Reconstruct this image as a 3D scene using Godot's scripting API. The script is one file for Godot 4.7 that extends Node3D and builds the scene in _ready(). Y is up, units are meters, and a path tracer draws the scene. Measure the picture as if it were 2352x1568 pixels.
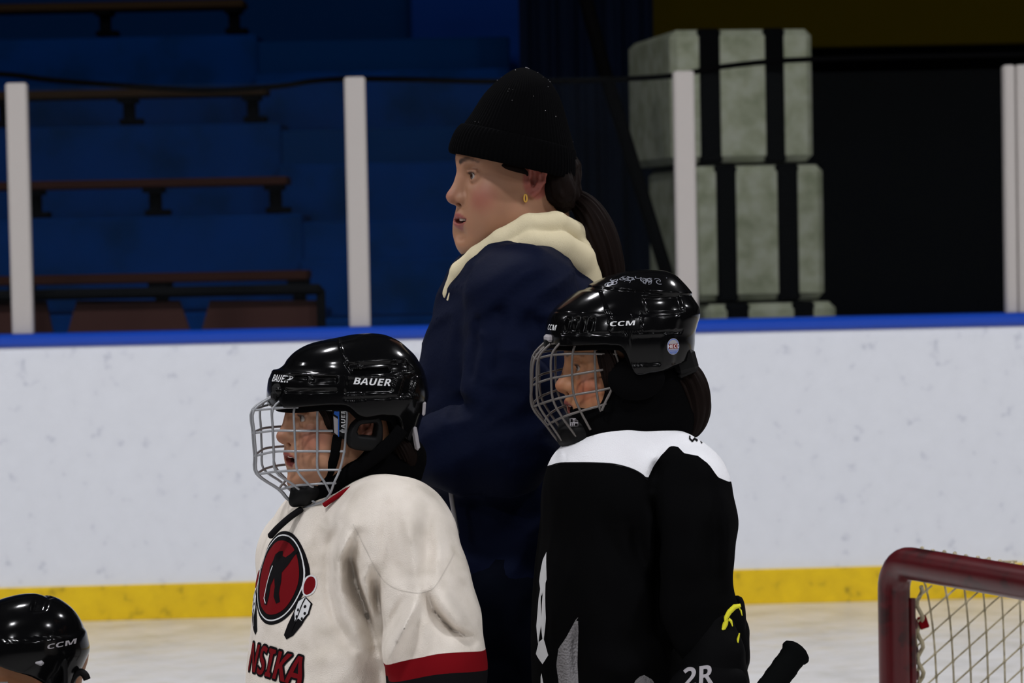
extends Node3D
# Ice rink: a coach and two young players watch the play; a third small player and a junior goal at the edges.
# y is up, metres. Camera at the origin of x and z, looking along -z. Figures are built in metres round a base point on the ice.

# ---------------------------------------------------------------- mesh collector
class MB:
	var v := PackedVector3Array()
	var n := PackedVector3Array()
	var c := PackedColorArray()
	var uv := PackedVector2Array()
	var ix := PackedInt32Array()
	func vert(p: Vector3, nn: Vector3, col := Color.WHITE) -> int:
		v.append(p); n.append(nn); c.append(col)
		return v.size() - 1
	func tri(a: int, b: int, d: int) -> void:
		ix.append(a); ix.append(b); ix.append(d)
	func quad_flat(p0: Vector3, p1: Vector3, p2: Vector3, p3: Vector3) -> void:
		# corners given counter-clockwise seen from outside; stored clockwise as front faces want
		var nn := (p1 - p0).cross(p2 - p0).normalized()
		var k := v.size()
		for p in [p0, p1, p2, p3]:
			vert(p, nn)
		tri(k, k + 2, k + 1); tri(k, k + 3, k + 2)
	func tri_flat(p0: Vector3, p1: Vector3, p2: Vector3) -> void:
		var nn := (p1 - p0).cross(p2 - p0).normalized()
		var k := v.size()
		for p in [p0, p1, p2]:
			vert(p, nn)
		tri(k, k + 2, k + 1)
	func box(ce: Vector3, size: Vector3, bev := 0.004, ba := Basis.IDENTITY) -> MB:
		var h := size * 0.5
		bev = minf(bev, minf(h.x, minf(h.y, h.z)) * 0.9)
		var i := h - Vector3.ONE * bev
		for ax in 3:
			for s in [-1.0, 1.0]:
				var a1 := (ax + 1) % 3
				var a2 := (ax + 2) % 3
				var q := []
				for cc in [[-1, -1], [1, -1], [1, 1], [-1, 1]]:
					var p := Vector3.ZERO
					p[ax] = s * h[ax]; p[a1] = cc[0] * i[a1]; p[a2] = cc[1] * i[a2]
					q.append(ce + ba * p)
				if s > 0: quad_flat(q[0], q[1], q[2], q[3])
				else: quad_flat(q[3], q[2], q[1], q[0])
		for ax in 3:
			var a1 := (ax + 1) % 3
			var a2 := (ax + 2) % 3
			for s1 in [-1.0, 1.0]:
				for s2 in [-1.0, 1.0]:
					var q := []
					for cc in [[0, -1], [0, 1], [1, 1], [1, -1]]:
						var p := Vector3.ZERO
						p[ax] = cc[1] * i[ax]
						p[a1] = s1 * (h[a1] if cc[0] == 0 else i[a1])
						p[a2] = s2 * (i[a2] if cc[0] == 0 else h[a2])
						q.append(ce + ba * p)
					if s1 * s2 < 0: quad_flat(q[0], q[1], q[2], q[3])
					else: quad_flat(q[3], q[2], q[1], q[0])
		for sx in [-1.0, 1.0]:
			for sy in [-1.0, 1.0]:
				for sz in [-1.0, 1.0]:
					var p0 := ce + ba * Vector3(sx * h.x, sy * i.y, sz * i.z)
					var p1 := ce + ba * Vector3(sx * i.x, sy * h.y, sz * i.z)
					var p2 := ce + ba * Vector3(sx * i.x, sy * i.y, sz * h.z)
					if sx * sy * sz > 0: tri_flat(p0, p1, p2)
					else: tri_flat(p0, p2, p1)
		return self
	func tube(pts: Array, rad, sides := 8, capped := true, flat := 1.0, up := Vector3.ZERO) -> MB:
		# swept round section; rad a number or one per point; flat squeezes the section along the second axis
		var m := pts.size()
		var prev := up
		var first := v.size()
		for i in m:
			var t: Vector3 = (pts[mini(i + 1, m - 1)] - pts[maxi(i - 1, 0)]).normalized()
			if prev == Vector3.ZERO:
				prev = Vector3.UP if absf(t.y) < 0.9 else Vector3.RIGHT
			var a := (prev - t * prev.dot(t)).normalized()
			var b := t.cross(a)
			prev = a
			var r: float = rad[i] if rad is Array else rad
			for k in sides:
				var w := TAU * k / sides
				var d := a * cos(w) * flat + b * sin(w)
				var dn := (a * cos(w) / flat + b * sin(w)).normalized()
				vert(pts[i] + d * r, dn)
		for i in m - 1:
			for k in sides:
				var k2 := (k + 1) % sides
				var q0 := first + i * sides + k
				var q1 := first + i * sides + k2
				tri(q0, q0 + sides, q1); tri(q1, q0 + sides, q1 + sides)
		if capped:
			for e in 2:
				var i := 0 if e == 0 else m - 1
				var t: Vector3 = (pts[0] - pts[1]).normalized() if e == 0 else (pts[m - 1] - pts[m - 2]).normalized()
				var ce := vert(pts[i], t)
				for k in sides:
					vert(v[first + i * sides + k], t)
				for k in sides:
					var k2 := (k + 1) % sides
					if e == 0: tri(ce, ce + 1 + k, ce + 1 + k2)
					else: tri(ce, ce + 1 + k2, ce + 1 + k)
		return self
	func grid(nu: int, nv: int, f: Callable, wrap_u := false, flip := false, paint = null) -> MB:
		# f(i, j) -> point; normals from neighbours
		var k := v.size()
		var pts := PackedVector3Array()
		pts.resize(nu * nv)
		for j in nv:
			for i in nu:
				pts[j * nu + i] = f.call(i, j)
		for j in nv:
			for i in nu:
				var i0 := (i - 1 + nu) % nu if wrap_u else maxi(i - 1, 0)
				var i1 := (i + 1) % nu if wrap_u else mini(i + 1, nu - 1)
				var du := pts[j * nu + i1] - pts[j * nu + i0]
				var dv := pts[mini(j + 1, nv - 1) * nu + i] - pts[maxi(j - 1, 0) * nu + i]
				var nn := du.cross(dv).normalized()
				if flip: nn = -nn
				var p := pts[j * nu + i]
				vert(p, nn, paint.call(p) if paint != null else Color.WHITE)
		for j in nv - 1:
			for i in (nu if wrap_u else nu - 1):
				var i1 := (i + 1) % nu
				var a := k + j * nu + i
				var b := k + j * nu + i1
				if flip:
					tri(a, b, a + nu); tri(b, b + nu, a + nu)
				else:
					tri(a, a + nu, b); tri(b, a + nu, b + nu)
		return self
	func ball(ce: Vector3, r: Vector3, ba := Basis.IDENTITY, nu := 20, nv := 12) -> MB:
		var k := v.size()
		for j in nv + 1:
			for i in nu:
				var th := PI * j / nv
				var ph := TAU * i / nu
				var d := Vector3(sin(th) * cos(ph), cos(th), sin(th) * sin(ph))
				vert(ce + ba * (d * r), (ba * (d / r)).normalized())
		for j in nv:
			for i in nu:
				var i1 := (i + 1) % nu
				var a := k + j * nu + i
				var b := k + j * nu + i1
				tri(a, a + nu, b); tri(b, a + nu, b + nu)
		return self
	func join(o: MB) -> MB:
		var k := v.size()
		v.append_array(o.v); n.append_array(o.n); c.append_array(o.c)
		for q in o.ix: ix.append(q + k)
		return self
	func arrays() -> Array:
		var a := []
		a.resize(Mesh.ARRAY_MAX)
		a[Mesh.ARRAY_VERTEX] = v
		a[Mesh.ARRAY_NORMAL] = n
		a[Mesh.ARRAY_COLOR] = c
		if uv.size() == v.size(): a[Mesh.ARRAY_TEX_UV] = uv
		a[Mesh.ARRAY_INDEX] = ix
		return a
	func mesh(m: Material) -> ArrayMesh:
		var am := ArrayMesh.new()
		if v.size() == 0: return am
		am.add_surface_from_arrays(Mesh.PRIMITIVE_TRIANGLES, arrays())
		am.surface_set_material(0, m)
		return am
	func split(g: Callable) -> Array:
		# cuts the mesh along g(p) = 0: [part where g < 0, part where g >= 0]
		var gv := PackedFloat32Array()
		gv.resize(v.size())
		for i in v.size(): gv[i] = g.call(v[i])
		var out := [MB.new(), MB.new()]
		var maps := [{}, {}]
		var cuts := [{}, {}]
		for t in range(0, ix.size(), 3):
			var id := [ix[t], ix[t + 1], ix[t + 2]]
			for side in 2:
				var o: MB = out[side]
				var poly := []
				for e in 3:
					var a: int = id[e]
					var b: int = id[(e + 1) % 3]
					var ia := (gv[a] >= 0.0) == (side == 1)
					var ib := (gv[b] >= 0.0) == (side == 1)
					if ia:
						if not maps[side].has(a): maps[side][a] = o.vert(v[a], n[a], c[a])
						poly.append(maps[side][a])
					if ia != ib:
						var key := mini(a, b) * 4000000 + maxi(a, b)
						if not cuts[side].has(key):
							var f := gv[a] / (gv[a] - gv[b])
							cuts[side][key] = o.vert(v[a].lerp(v[b], f), n[a].lerp(n[b], f).normalized(), c[a].lerp(c[b], f))
						poly.append(cuts[side][key])
				for q in range(1, poly.size() - 1):
					o.tri(poly[0], poly[q], poly[q + 1])
		return out

# ---------------------------------------------------------------- smooth solid fields
class Field:
	var ty := PackedInt32Array()
	var pa := PackedVector3Array()
	var pb := PackedVector3Array()
	var r1 := PackedFloat32Array()
	var r2 := PackedFloat32Array()
	var inv := PackedFloat32Array()
	var kk := PackedFloat32Array()
	var op := PackedInt32Array()
	var bs: Array[Basis] = []
	var tr := Transform3D.IDENTITY
	var sc := 1.0
	var tall := 1.0
	var disp = null
	var reach := 0.0
	func _add(t: int, a: Vector3, b: Vector3, ra: float, rb: float, k: float, o: int, ba: Basis) -> void:
		ty.append(t); pa.append(a); pb.append(b); r1.append(ra); r2.append(rb)
		inv.append(1.0 / maxf(b.length_squared(), 1e-9)); kk.append(maxf(k, 1e-4)); op.append(o); bs.append(ba)
	func cap(a: Vector3, b: Vector3, ra: float, rb: float, k := 0.01, o := 1) -> void:
		var A := tr * a
		_add(0, A, tr * b - A, ra * sc, (rb - ra) * sc, k * sc, o, Basis.IDENTITY)
	func ell(ce: Vector3, r: Vector3, k := 0.01, o := 1, ba := Basis.IDENTITY) -> void:
		_add(1, tr * ce, r * sc * Vector3(1, tall, 1), 0, 0, k * sc, o, (tr.basis.orthonormalized() * ba).inverse())
	func chain(pts: Array, rad: Array, k := 0.01, o := 1) -> void:
		for i in pts.size() - 1:
			cap(pts[i], pts[i + 1], rad[i], rad[i + 1], k, o)
	func one(i: int, p: Vector3) -> float:
		if ty[i] == 0:
			var q := p - pa[i]
			var ba := pb[i]
			var h := clampf(q.dot(ba) * inv[i], 0.0, 1.0)
			return (q - ba * h).length() - (r1[i] + r2[i] * h)
		var l: Vector3 = bs[i] * (p - pa[i])
		var s := l / pb[i]
		var k0 := s.length()
		return k0 * (k0 - 1.0) / maxf((s / pb[i]).length(), 1e-6)
	func all() -> PackedInt32Array:
		var l := PackedInt32Array()
		for i in ty.size(): l.append(i)
		return l
	func near(p: Vector3, d: float, R: float) -> PackedInt32Array:
		var l := PackedInt32Array()
		for i in ty.size():
			if one(i, p) < maxf(d, 0.0) + 2.2 * R + kk[i]: l.append(i)
		return l
	func at(p: Vector3, list: PackedInt32Array) -> float:
		var d := 1e3
		for i in list:
			var q: float
			if ty[i] == 0:
				var e := p - pa[i]
				var ba := pb[i]
				var h := clampf(e.dot(ba) * inv[i], 0.0, 1.0)
				q = (e - ba * h).length() - (r1[i] + r2[i] * h)
			else:
				var l: Vector3 = bs[i] * (p - pa[i])
				var s := l / pb[i]
				var k0 := s.length()
				q = k0 * (k0 - 1.0) / maxf((s / pb[i]).length(), 1e-6)
			var k := kk[i]
			if op[i] > 0:
				var h2 := maxf(k - absf(d - q), 0.0)
				d = minf(d, q) - h2 * h2 * 0.25 / k
			else:
				q = -q
				var h3 := maxf(k - absf(d - q), 0.0)
				d = maxf(d, q) + h3 * h3 * 0.25 / k
		if disp != null:
			d += disp.call(p)
		return d
	func mesh(lo: Vector3, hi: Vector3, h: float, paint = null) -> MB:
		var bx := int(ceil((hi.x - lo.x) / h / 8.0))
		var by := int(ceil((hi.y - lo.y) / h / 8.0))
		var bz := int(ceil((hi.z - lo.z) / h / 8.0))
		var nx := bx * 8 + 1
		var ny := by * 8 + 1
		var nz := bz * 8 + 1
		var sy := nx
		var sz := nx * ny
		var gv := PackedFloat32Array()
		gv.resize(nx * ny * nz)
		var vid := PackedInt32Array()
		vid.resize(nx * ny * nz)
		vid.fill(-1)
		var full := all()
		var R := 8.0 * h * 0.866
		var active: Array[Vector3i] = []
		var o := MB.new()
		var lists: Array[PackedInt32Array] = []
		for k in bz:
			for j in by:
				for i in bx:
					var ce := lo + Vector3(i * 8 + 4, j * 8 + 4, k * 8 + 4) * h
					var d := at(ce, full)
					if absf(d) > R * 1.3 + reach: continue
					active.append(Vector3i(i * 8, j * 8, k * 8))
					var l := near(ce, d, R)
					lists.append(l)
					for c in 9:
						for b in 9:
							var row := (k * 8 + c) * sz + (j * 8 + b) * sy + i * 8
							var p := lo + Vector3(i * 8, j * 8 + b, k * 8 + c) * h
							for a in 9:
								gv[row + a] = at(p, l)
								p.x += h
		var off := [0, 1, sy, sy + 1, sz, sz + 1, sz + sy, sz + sy + 1]
		var pos := [Vector3(0, 0, 0), Vector3(1, 0, 0), Vector3(0, 1, 0), Vector3(1, 1, 0), Vector3(0, 0, 1), Vector3(1, 0, 1), Vector3(0, 1, 1), Vector3(1, 1, 1)]
		var ed := [[0, 1], [2, 3], [4, 5], [6, 7], [0, 2], [1, 3], [4, 6], [5, 7], [0, 4], [1, 5], [2, 6], [3, 7]]
		var e := h * 0.6
		for bi in active.size():
			var A := active[bi]
			var l := lists[bi]
			for c in 8:
				for b in 8:
					var row := (A.z + c) * sz + (A.y + b) * sy + A.x
					for a in 8:
						var q := row + a
						var s0 := gv[q] < 0.0
						if s0 == (gv[q + 1] < 0.0) and s0 == (gv[q + sy] < 0.0) and s0 == (gv[q + sy + 1] < 0.0) and s0 == (gv[q + sz] < 0.0) and s0 == (gv[q + sz + 1] < 0.0) and s0 == (gv[q + sz + sy] < 0.0) and s0 == (gv[q + sz + sy + 1] < 0.0):
							continue
						var sum := Vector3.ZERO
						var cnt := 0
						for g in ed:
							var v0 := gv[q + off[g[0]]]
							var v1 := gv[q + off[g[1]]]
							if (v0 < 0.0) != (v1 < 0.0):
								sum += pos[g[0]].lerp(pos[g[1]], v0 / (v0 - v1))
								cnt += 1
						var p := lo + (Vector3(A.x + a, A.y + b, A.z + c) + sum / cnt) * h
						var d0 := at(p + Vector3(e, -e, -e), l)
						var d1 := at(p + Vector3(-e, -e, e), l)
						var d2 := at(p + Vector3(-e, e, -e), l)
						var d3 := at(p + Vector3(e, e, e), l)
						var nn := Vector3(d0 - d1 - d2 + d3, -d0 - d1 + d2 + d3, -d0 + d1 - d2 + d3).normalized()
						vid[q] = o.vert(p, nn, paint.call(p) if paint != null else Color.WHITE)
		for bi in active.size():
			var A := active[bi]
			for c in 8:
				for b in 8:
					var row := (A.z + c) * sz + (A.y + b) * sy + A.x
					for a in 8:
						var q := row + a
						var s0 := gv[q] < 0.0
						var X := A.x + a
						var Y := A.y + b
						var Z := A.z + c
						if s0 != (gv[q + 1] < 0.0) and Y > 0 and Z > 0:
							_quad(o, vid, q, q - sy, q - sy - sz, q - sz, s0)
						if s0 != (gv[q + sy] < 0.0) and X > 0 and Z > 0:
							_quad(o, vid, q, q - sz, q - sz - 1, q - 1, s0)
						if s0 != (gv[q + sz] < 0.0) and X > 0 and Y > 0:
							_quad(o, vid, q, q - 1, q - 1 - sy, q - sy, s0)
		return o
	func _quad(o: MB, vid: PackedInt32Array, a: int, b: int, c: int, d: int, s: bool) -> void:
		var i0 := vid[a]; var i1 := vid[b]; var i2 := vid[c]; var i3 := vid[d]
		if i0 < 0 or i1 < 0 or i2 < 0 or i3 < 0: return
		if s:
			o.tri(i0, i2, i1); o.tri(i0, i3, i2)
		else:
			o.tri(i0, i1, i2); o.tri(i0, i2, i3)

# ---------------------------------------------------------------- small helpers
func smooth_pts(p: Array, per := 6) -> Array:
	# Catmull-Rom through the points
	var out := []
	for i in p.size() - 1:
		var a = p[maxi(i - 1, 0)]
		var b = p[i]
		var c = p[i + 1]
		var d = p[mini(i + 2, p.size() - 1)]
		for k in per:
			var t := float(k) / per
			out.append(b.cubic_interpolate(c, a, d, t))
	out.append(p[p.size() - 1])
	return out

func tab(t: Array, x: float) -> float:
	# t: [Vector2(x, y)...] by rising x; monotone-ish cubic lookup
	if x <= t[0].x: return t[0].y
	for i in range(1, t.size()):
		if x <= t[i].x:
			var f: float = (x - t[i - 1].x) / (t[i].x - t[i - 1].x)
			var a: float = t[maxi(i - 2, 0)].y
			var d: float = t[mini(i + 1, t.size() - 1)].y
			return cubic_interpolate_in_time(t[i - 1].y, t[i].y, a, d, f, t[i].x - t[i - 1].x, t[maxi(i - 2, 0)].x - t[i - 1].x - (0.0 if i > 1 else 1e-3), t[mini(i + 1, t.size() - 1)].x - t[i - 1].x + (0.0 if i < t.size() - 1 else 1e-3))
	return t[t.size() - 1].y

func lin(t: Array, x: float) -> float:
	if x <= t[0].x: return t[0].y
	for i in range(1, t.size()):
		if x <= t[i].x:
			return lerpf(t[i - 1].y, t[i].y, (x - t[i - 1].x) / (t[i].x - t[i - 1].x))
	return t[t.size() - 1].y

var taken := {}
func numbered(called: String) -> String:
	taken[called] = taken.get(called, -1) + 1
	return called if taken[called] == 0 else "%s_%03d" % [called, taken[called]]

func thing(called: String, label: String, category: String, at := Vector3.ZERO, group := "") -> Node3D:
	var o := Node3D.new()
	o.name = numbered(called)
	add_child(o)
	o.position = at
	o.set_meta("label", label)
	o.set_meta("category", category)
	if group: o.set_meta("group", group)
	return o

func part(called: String, mb: MB, m: Material, parent: Node, label := "") -> MeshInstance3D:
	var o := MeshInstance3D.new()
	o.name = called
	o.mesh = mb.mesh(m)
	o.cast_shadow = GeometryInstance3D.SHADOW_CASTING_SETTING_ON
	parent.add_child(o, true)
	if label: o.set_meta("label", label)
	return o

func struct(called: String, mb: MB, m: Material, label: String, category := "") -> MeshInstance3D:
	var o := part(called, mb, m, self, label)
	o.set_meta("kind", "structure")
	if category: o.set_meta("category", category)
	return o

func srgb(r: float, g: float, b: float) -> Color:
	return Color(r / 255.0, g / 255.0, b / 255.0)

func mat(col: Color, rough := 0.8, metal := 0.0, spec := 0.5) -> StandardMaterial3D:
	var m := StandardMaterial3D.new()
	m.albedo_color = col
	m.roughness = rough
	m.metallic = metal
	m.metallic_specular = spec
	return m

func noise_tex(seed_: int, freq: float, size := 512, octaves := 4, ramp: Gradient = null, normal := 0.0, kind := FastNoiseLite.TYPE_SIMPLEX_SMOOTH) -> NoiseTexture2D:
	var f := FastNoiseLite.new()
	f.seed = seed_
	f.noise_type = kind
	f.frequency = freq
	f.fractal_octaves = octaves
	var t := NoiseTexture2D.new()
	t.width = size; t.height = size
	t.seamless = true
	t.noise = f
	if ramp: t.color_ramp = ramp
	if normal > 0.0:
		t.as_normal_map = true
		t.bump_strength = normal
	return t

func ramp(stops: Array) -> Gradient:
	var g := Gradient.new()
	var o := PackedFloat32Array()
	var c := PackedColorArray()
	for s in stops:
		o.append(s[0]); c.append(s[1])
	g.offsets = o
	g.colors = c
	return g

func triplanar(m: StandardMaterial3D, scale: float) -> StandardMaterial3D:
	m.uv1_triplanar = true
	m.uv1_world_triplanar = true
	m.uv1_scale = Vector3.ONE * scale
	return m

# ---------------------------------------------------------------- print laid on cloth or plastic
func drape(flat_tris: PackedVector2Array, o: Vector3, e1: Vector3, e2: Vector3, target: MB, lift := 0.0005, step := 0.006) -> MB:
	# flat_tris: triangle corners in the plane (e1, e2) at o; laid along the plane's normal on the nearest face of target
	var nn := e1.cross(e2).normalized()
	var lo := Vector2(1e9, 1e9)
	var hi := -lo
	for p in flat_tris:
		lo = lo.min(p); hi = hi.max(p)
	lo -= Vector2.ONE * 0.002; hi += Vector2.ONE * 0.002
	var nb := 40
	var bins := {}
	var cell := (hi - lo) / nb
	var P := PackedVector3Array()
	P.resize(target.v.size())
	for i in target.v.size():
		var q := target.v[i] - o
		P[i] = Vector3(q.dot(e1), q.dot(e2), q.dot(nn))
	for t in range(0, target.ix.size(), 3):
		var a := P[target.ix[t]]
		var b := P[target.ix[t + 1]]
		var c := P[target.ix[t + 2]]
		var x0 := minf(a.x, minf(b.x, c.x)); var x1 := maxf(a.x, maxf(b.x, c.x))
		var y0 := minf(a.y, minf(b.y, c.y)); var y1 := maxf(a.y, maxf(b.y, c.y))
		if x1 < lo.x or x0 > hi.x or y1 < lo.y or y0 > hi.y: continue
		if maxf(a.z, maxf(b.z, c.z)) < -0.12: continue
		for i in range(maxi(0, int((x0 - lo.x) / cell.x)), mini(nb - 1, int((x1 - lo.x) / cell.x)) + 1):
			for j in range(maxi(0, int((y0 - lo.y) / cell.y)), mini(nb - 1, int((y1 - lo.y) / cell.y)) + 1):
				var key := i * nb + j
				if not bins.has(key): bins[key] = []
				bins[key].append(t)
	# cut long triangles
	var todo: Array[PackedVector2Array] = []
	for t in range(0, flat_tris.size(), 3):
		todo.append(PackedVector2Array([flat_tris[t], flat_tris[t + 1], flat_tris[t + 2]]))
	var out := MB.new()
	var done := {}
	while todo.size():
		var q: PackedVector2Array = todo.pop_back()
		var l0 := q[0].distance_to(q[1])
		var l1 := q[1].distance_to(q[2])
		var l2 := q[2].distance_to(q[0])
		var lm := maxf(l0, maxf(l1, l2))
		if lm > step:
			if lm == l1: q = PackedVector2Array([q[1], q[2], q[0]])
			elif lm == l2: q = PackedVector2Array([q[2], q[0], q[1]])
			var m := (q[0] + q[1]) * 0.5
			todo.append(PackedVector2Array([q[0], m, q[2]]))
			todo.append(PackedVector2Array([m, q[1], q[2]]))
			continue
		var id := []
		for p in q:
			var key := Vector2i((p * 200000.0).round())
			if not done.has(key):
				var best := -1e9
				var bn := Vector3.ZERO
				for t in bins.get(clampi(int((p.x - lo.x) / cell.x), 0, nb - 1) * nb + clampi(int((p.y - lo.y) / cell.y), 0, nb - 1), []):
					var a := P[target.ix[t]]
					var b := P[target.ix[t + 1]]
					var c := P[target.ix[t + 2]]
					var v0 := Vector2(b.x - a.x, b.y - a.y)
					var v1 := Vector2(c.x - a.x, c.y - a.y)
					var den := v0.x * v1.y - v1.x * v0.y
					if absf(den) < 1e-14: continue
					var v2 := p - Vector2(a.x, a.y)
					var s := (v2.x * v1.y - v1.x * v2.y) / den
					var r := (v0.x * v2.y - v2.x * v0.y) / den
					if s < -0.001 or r < -0.001 or s + r > 1.001: continue
					var z := a.z + s * (b.z - a.z) + r * (c.z - a.z)
					if z > best:
						best = z
						bn = target.n[target.ix[t]] * (1.0 - s - r) + target.n[target.ix[t + 1]] * s + target.n[target.ix[t + 2]] * r
				if best < -1e8: done[key] = -1
				else: done[key] = out.vert(o + e1 * p.x + e2 * p.y + nn * best + bn.normalized() * lift, bn.normalized())
			id.append(done[key])
		if id[0] < 0 or id[1] < 0 or id[2] < 0: continue
		var fn := (out.v[id[1]] - out.v[id[0]]).cross(out.v[id[2]] - out.v[id[0]])
		if maxf(out.v[id[0]].distance_to(out.v[id[1]]), maxf(out.v[id[1]].distance_to(out.v[id[2]]), out.v[id[2]].distance_to(out.v[id[0]]))) > step * 6.0: continue
		if fn.dot(out.n[id[0]]) > 0: out.tri(id[0], id[2], id[1])
		else: out.tri(id[0], id[1], id[2])
	return out

func poly_tris(p: Array) -> PackedVector2Array:
	var a := PackedVector2Array(p)
	var out := PackedVector2Array()
	for i in Geometry2D.triangulate_polygon(a): out.append(a[i])
	return out

func ring_tris(ce: Vector2, r0: Vector2, r1: Vector2, n := 64, from := 0.0, to := TAU) -> PackedVector2Array:
	var out := PackedVector2Array()
	for i in n:
		var w0 := lerpf(from, to, float(i) / n)
		var w1 := lerpf(from, to, float(i + 1) / n)
		var a := ce + Vector2(cos(w0), sin(w0)) * r0
		var b := ce + Vector2(cos(w1), sin(w1)) * r0
		var c := ce + Vector2(cos(w0), sin(w0)) * r1
		var d := ce + Vector2(cos(w1), sin(w1)) * r1
		out.append_array([c, d, a, d, b, a])
	return out

func line_tris(pts: Array, w: float) -> PackedVector2Array:
	var out := PackedVector2Array()
	for i in pts.size() - 1:
		var t: Vector2 = (pts[i + 1] - pts[i]).normalized()
		var s := Vector2(-t.y, t.x) * w * 0.5
		var a: Vector2 = pts[i] - t * w * 0.3
		var b: Vector2 = pts[i + 1] + t * w * 0.3
		out.append_array([a - s, b - s, a + s, b - s, b + s, a + s])
	return out

func text_tris(text: String, height: float, shear := 0.0, stretch := 1.0, bold := true, serif := false, grow := 0.0) -> PackedVector2Array:
	# lettering centred on the origin; height is that of the capitals
	var f := SystemFont.new()
	f.font_names = PackedStringArray(["Droid Serif" if serif else "Droid Sans"])
	f.font_weight = 700 if bold else 400
	var base_font: Font = f
	if grow != 0.0:
		var fv := FontVariation.new()
		fv.base_font = f
		fv.variation_embolden = grow
		base_font = fv
	var t := TextMesh.new()
	t.font = base_font
	t.text = text
	t.font_size = 64
	t.pixel_size = height / 46.0
	t.depth = 0.0
	t.curve_step = 1.0
	var a := t.get_mesh_arrays()
	var out := PackedVector2Array()
	var vv: PackedVector3Array = a[Mesh.ARRAY_VERTEX]
	var idx = a[Mesh.ARRAY_INDEX]
	if idx != null and idx.size() > 0:
		for i in idx: out.append(Vector2(vv[i].x * stretch + vv[i].y * shear, vv[i].y))
	else:
		for p in vv: out.append(Vector2(p.x * stretch + p.y * shear, p.y))
	return out

func moved(t: PackedVector2Array, by: Vector2, turn := 0.0, times := Vector2.ONE) -> PackedVector2Array:
	var out := PackedVector2Array()
	for p in t: out.append((p * times).rotated(turn) + by)
	return out

func cross_dist(p: Vector2, pts: Array) -> float:
	# distance from a polyline
	var d := 1e9
	for i in pts.size() - 1:
		d = minf(d, p.distance_to(Geometry2D.get_closest_point_to_segment(p, pts[i], pts[i + 1])))
	return d

func surface_at(x: float, y: float, target: MB) -> Vector3:
	# foremost point (largest z) of the mesh at x, y
	var best := -1e9
	for t in range(0, target.ix.size(), 3):
		var a := target.v[target.ix[t]]
		var b := target.v[target.ix[t + 1]]
		var c := target.v[target.ix[t + 2]]
		if minf(a.x, minf(b.x, c.x)) > x or maxf(a.x, maxf(b.x, c.x)) < x or minf(a.y, minf(b.y, c.y)) > y or maxf(a.y, maxf(b.y, c.y)) < y: continue
		var p := Vector2(x, y)
		if Geometry2D.point_is_inside_triangle(p, Vector2(a.x, a.y), Vector2(b.x, b.y), Vector2(c.x, c.y)):
			best = maxf(best, maxf(a.z, maxf(b.z, c.z)))
	return Vector3(x, y, maxf(best, -0.2))

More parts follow.
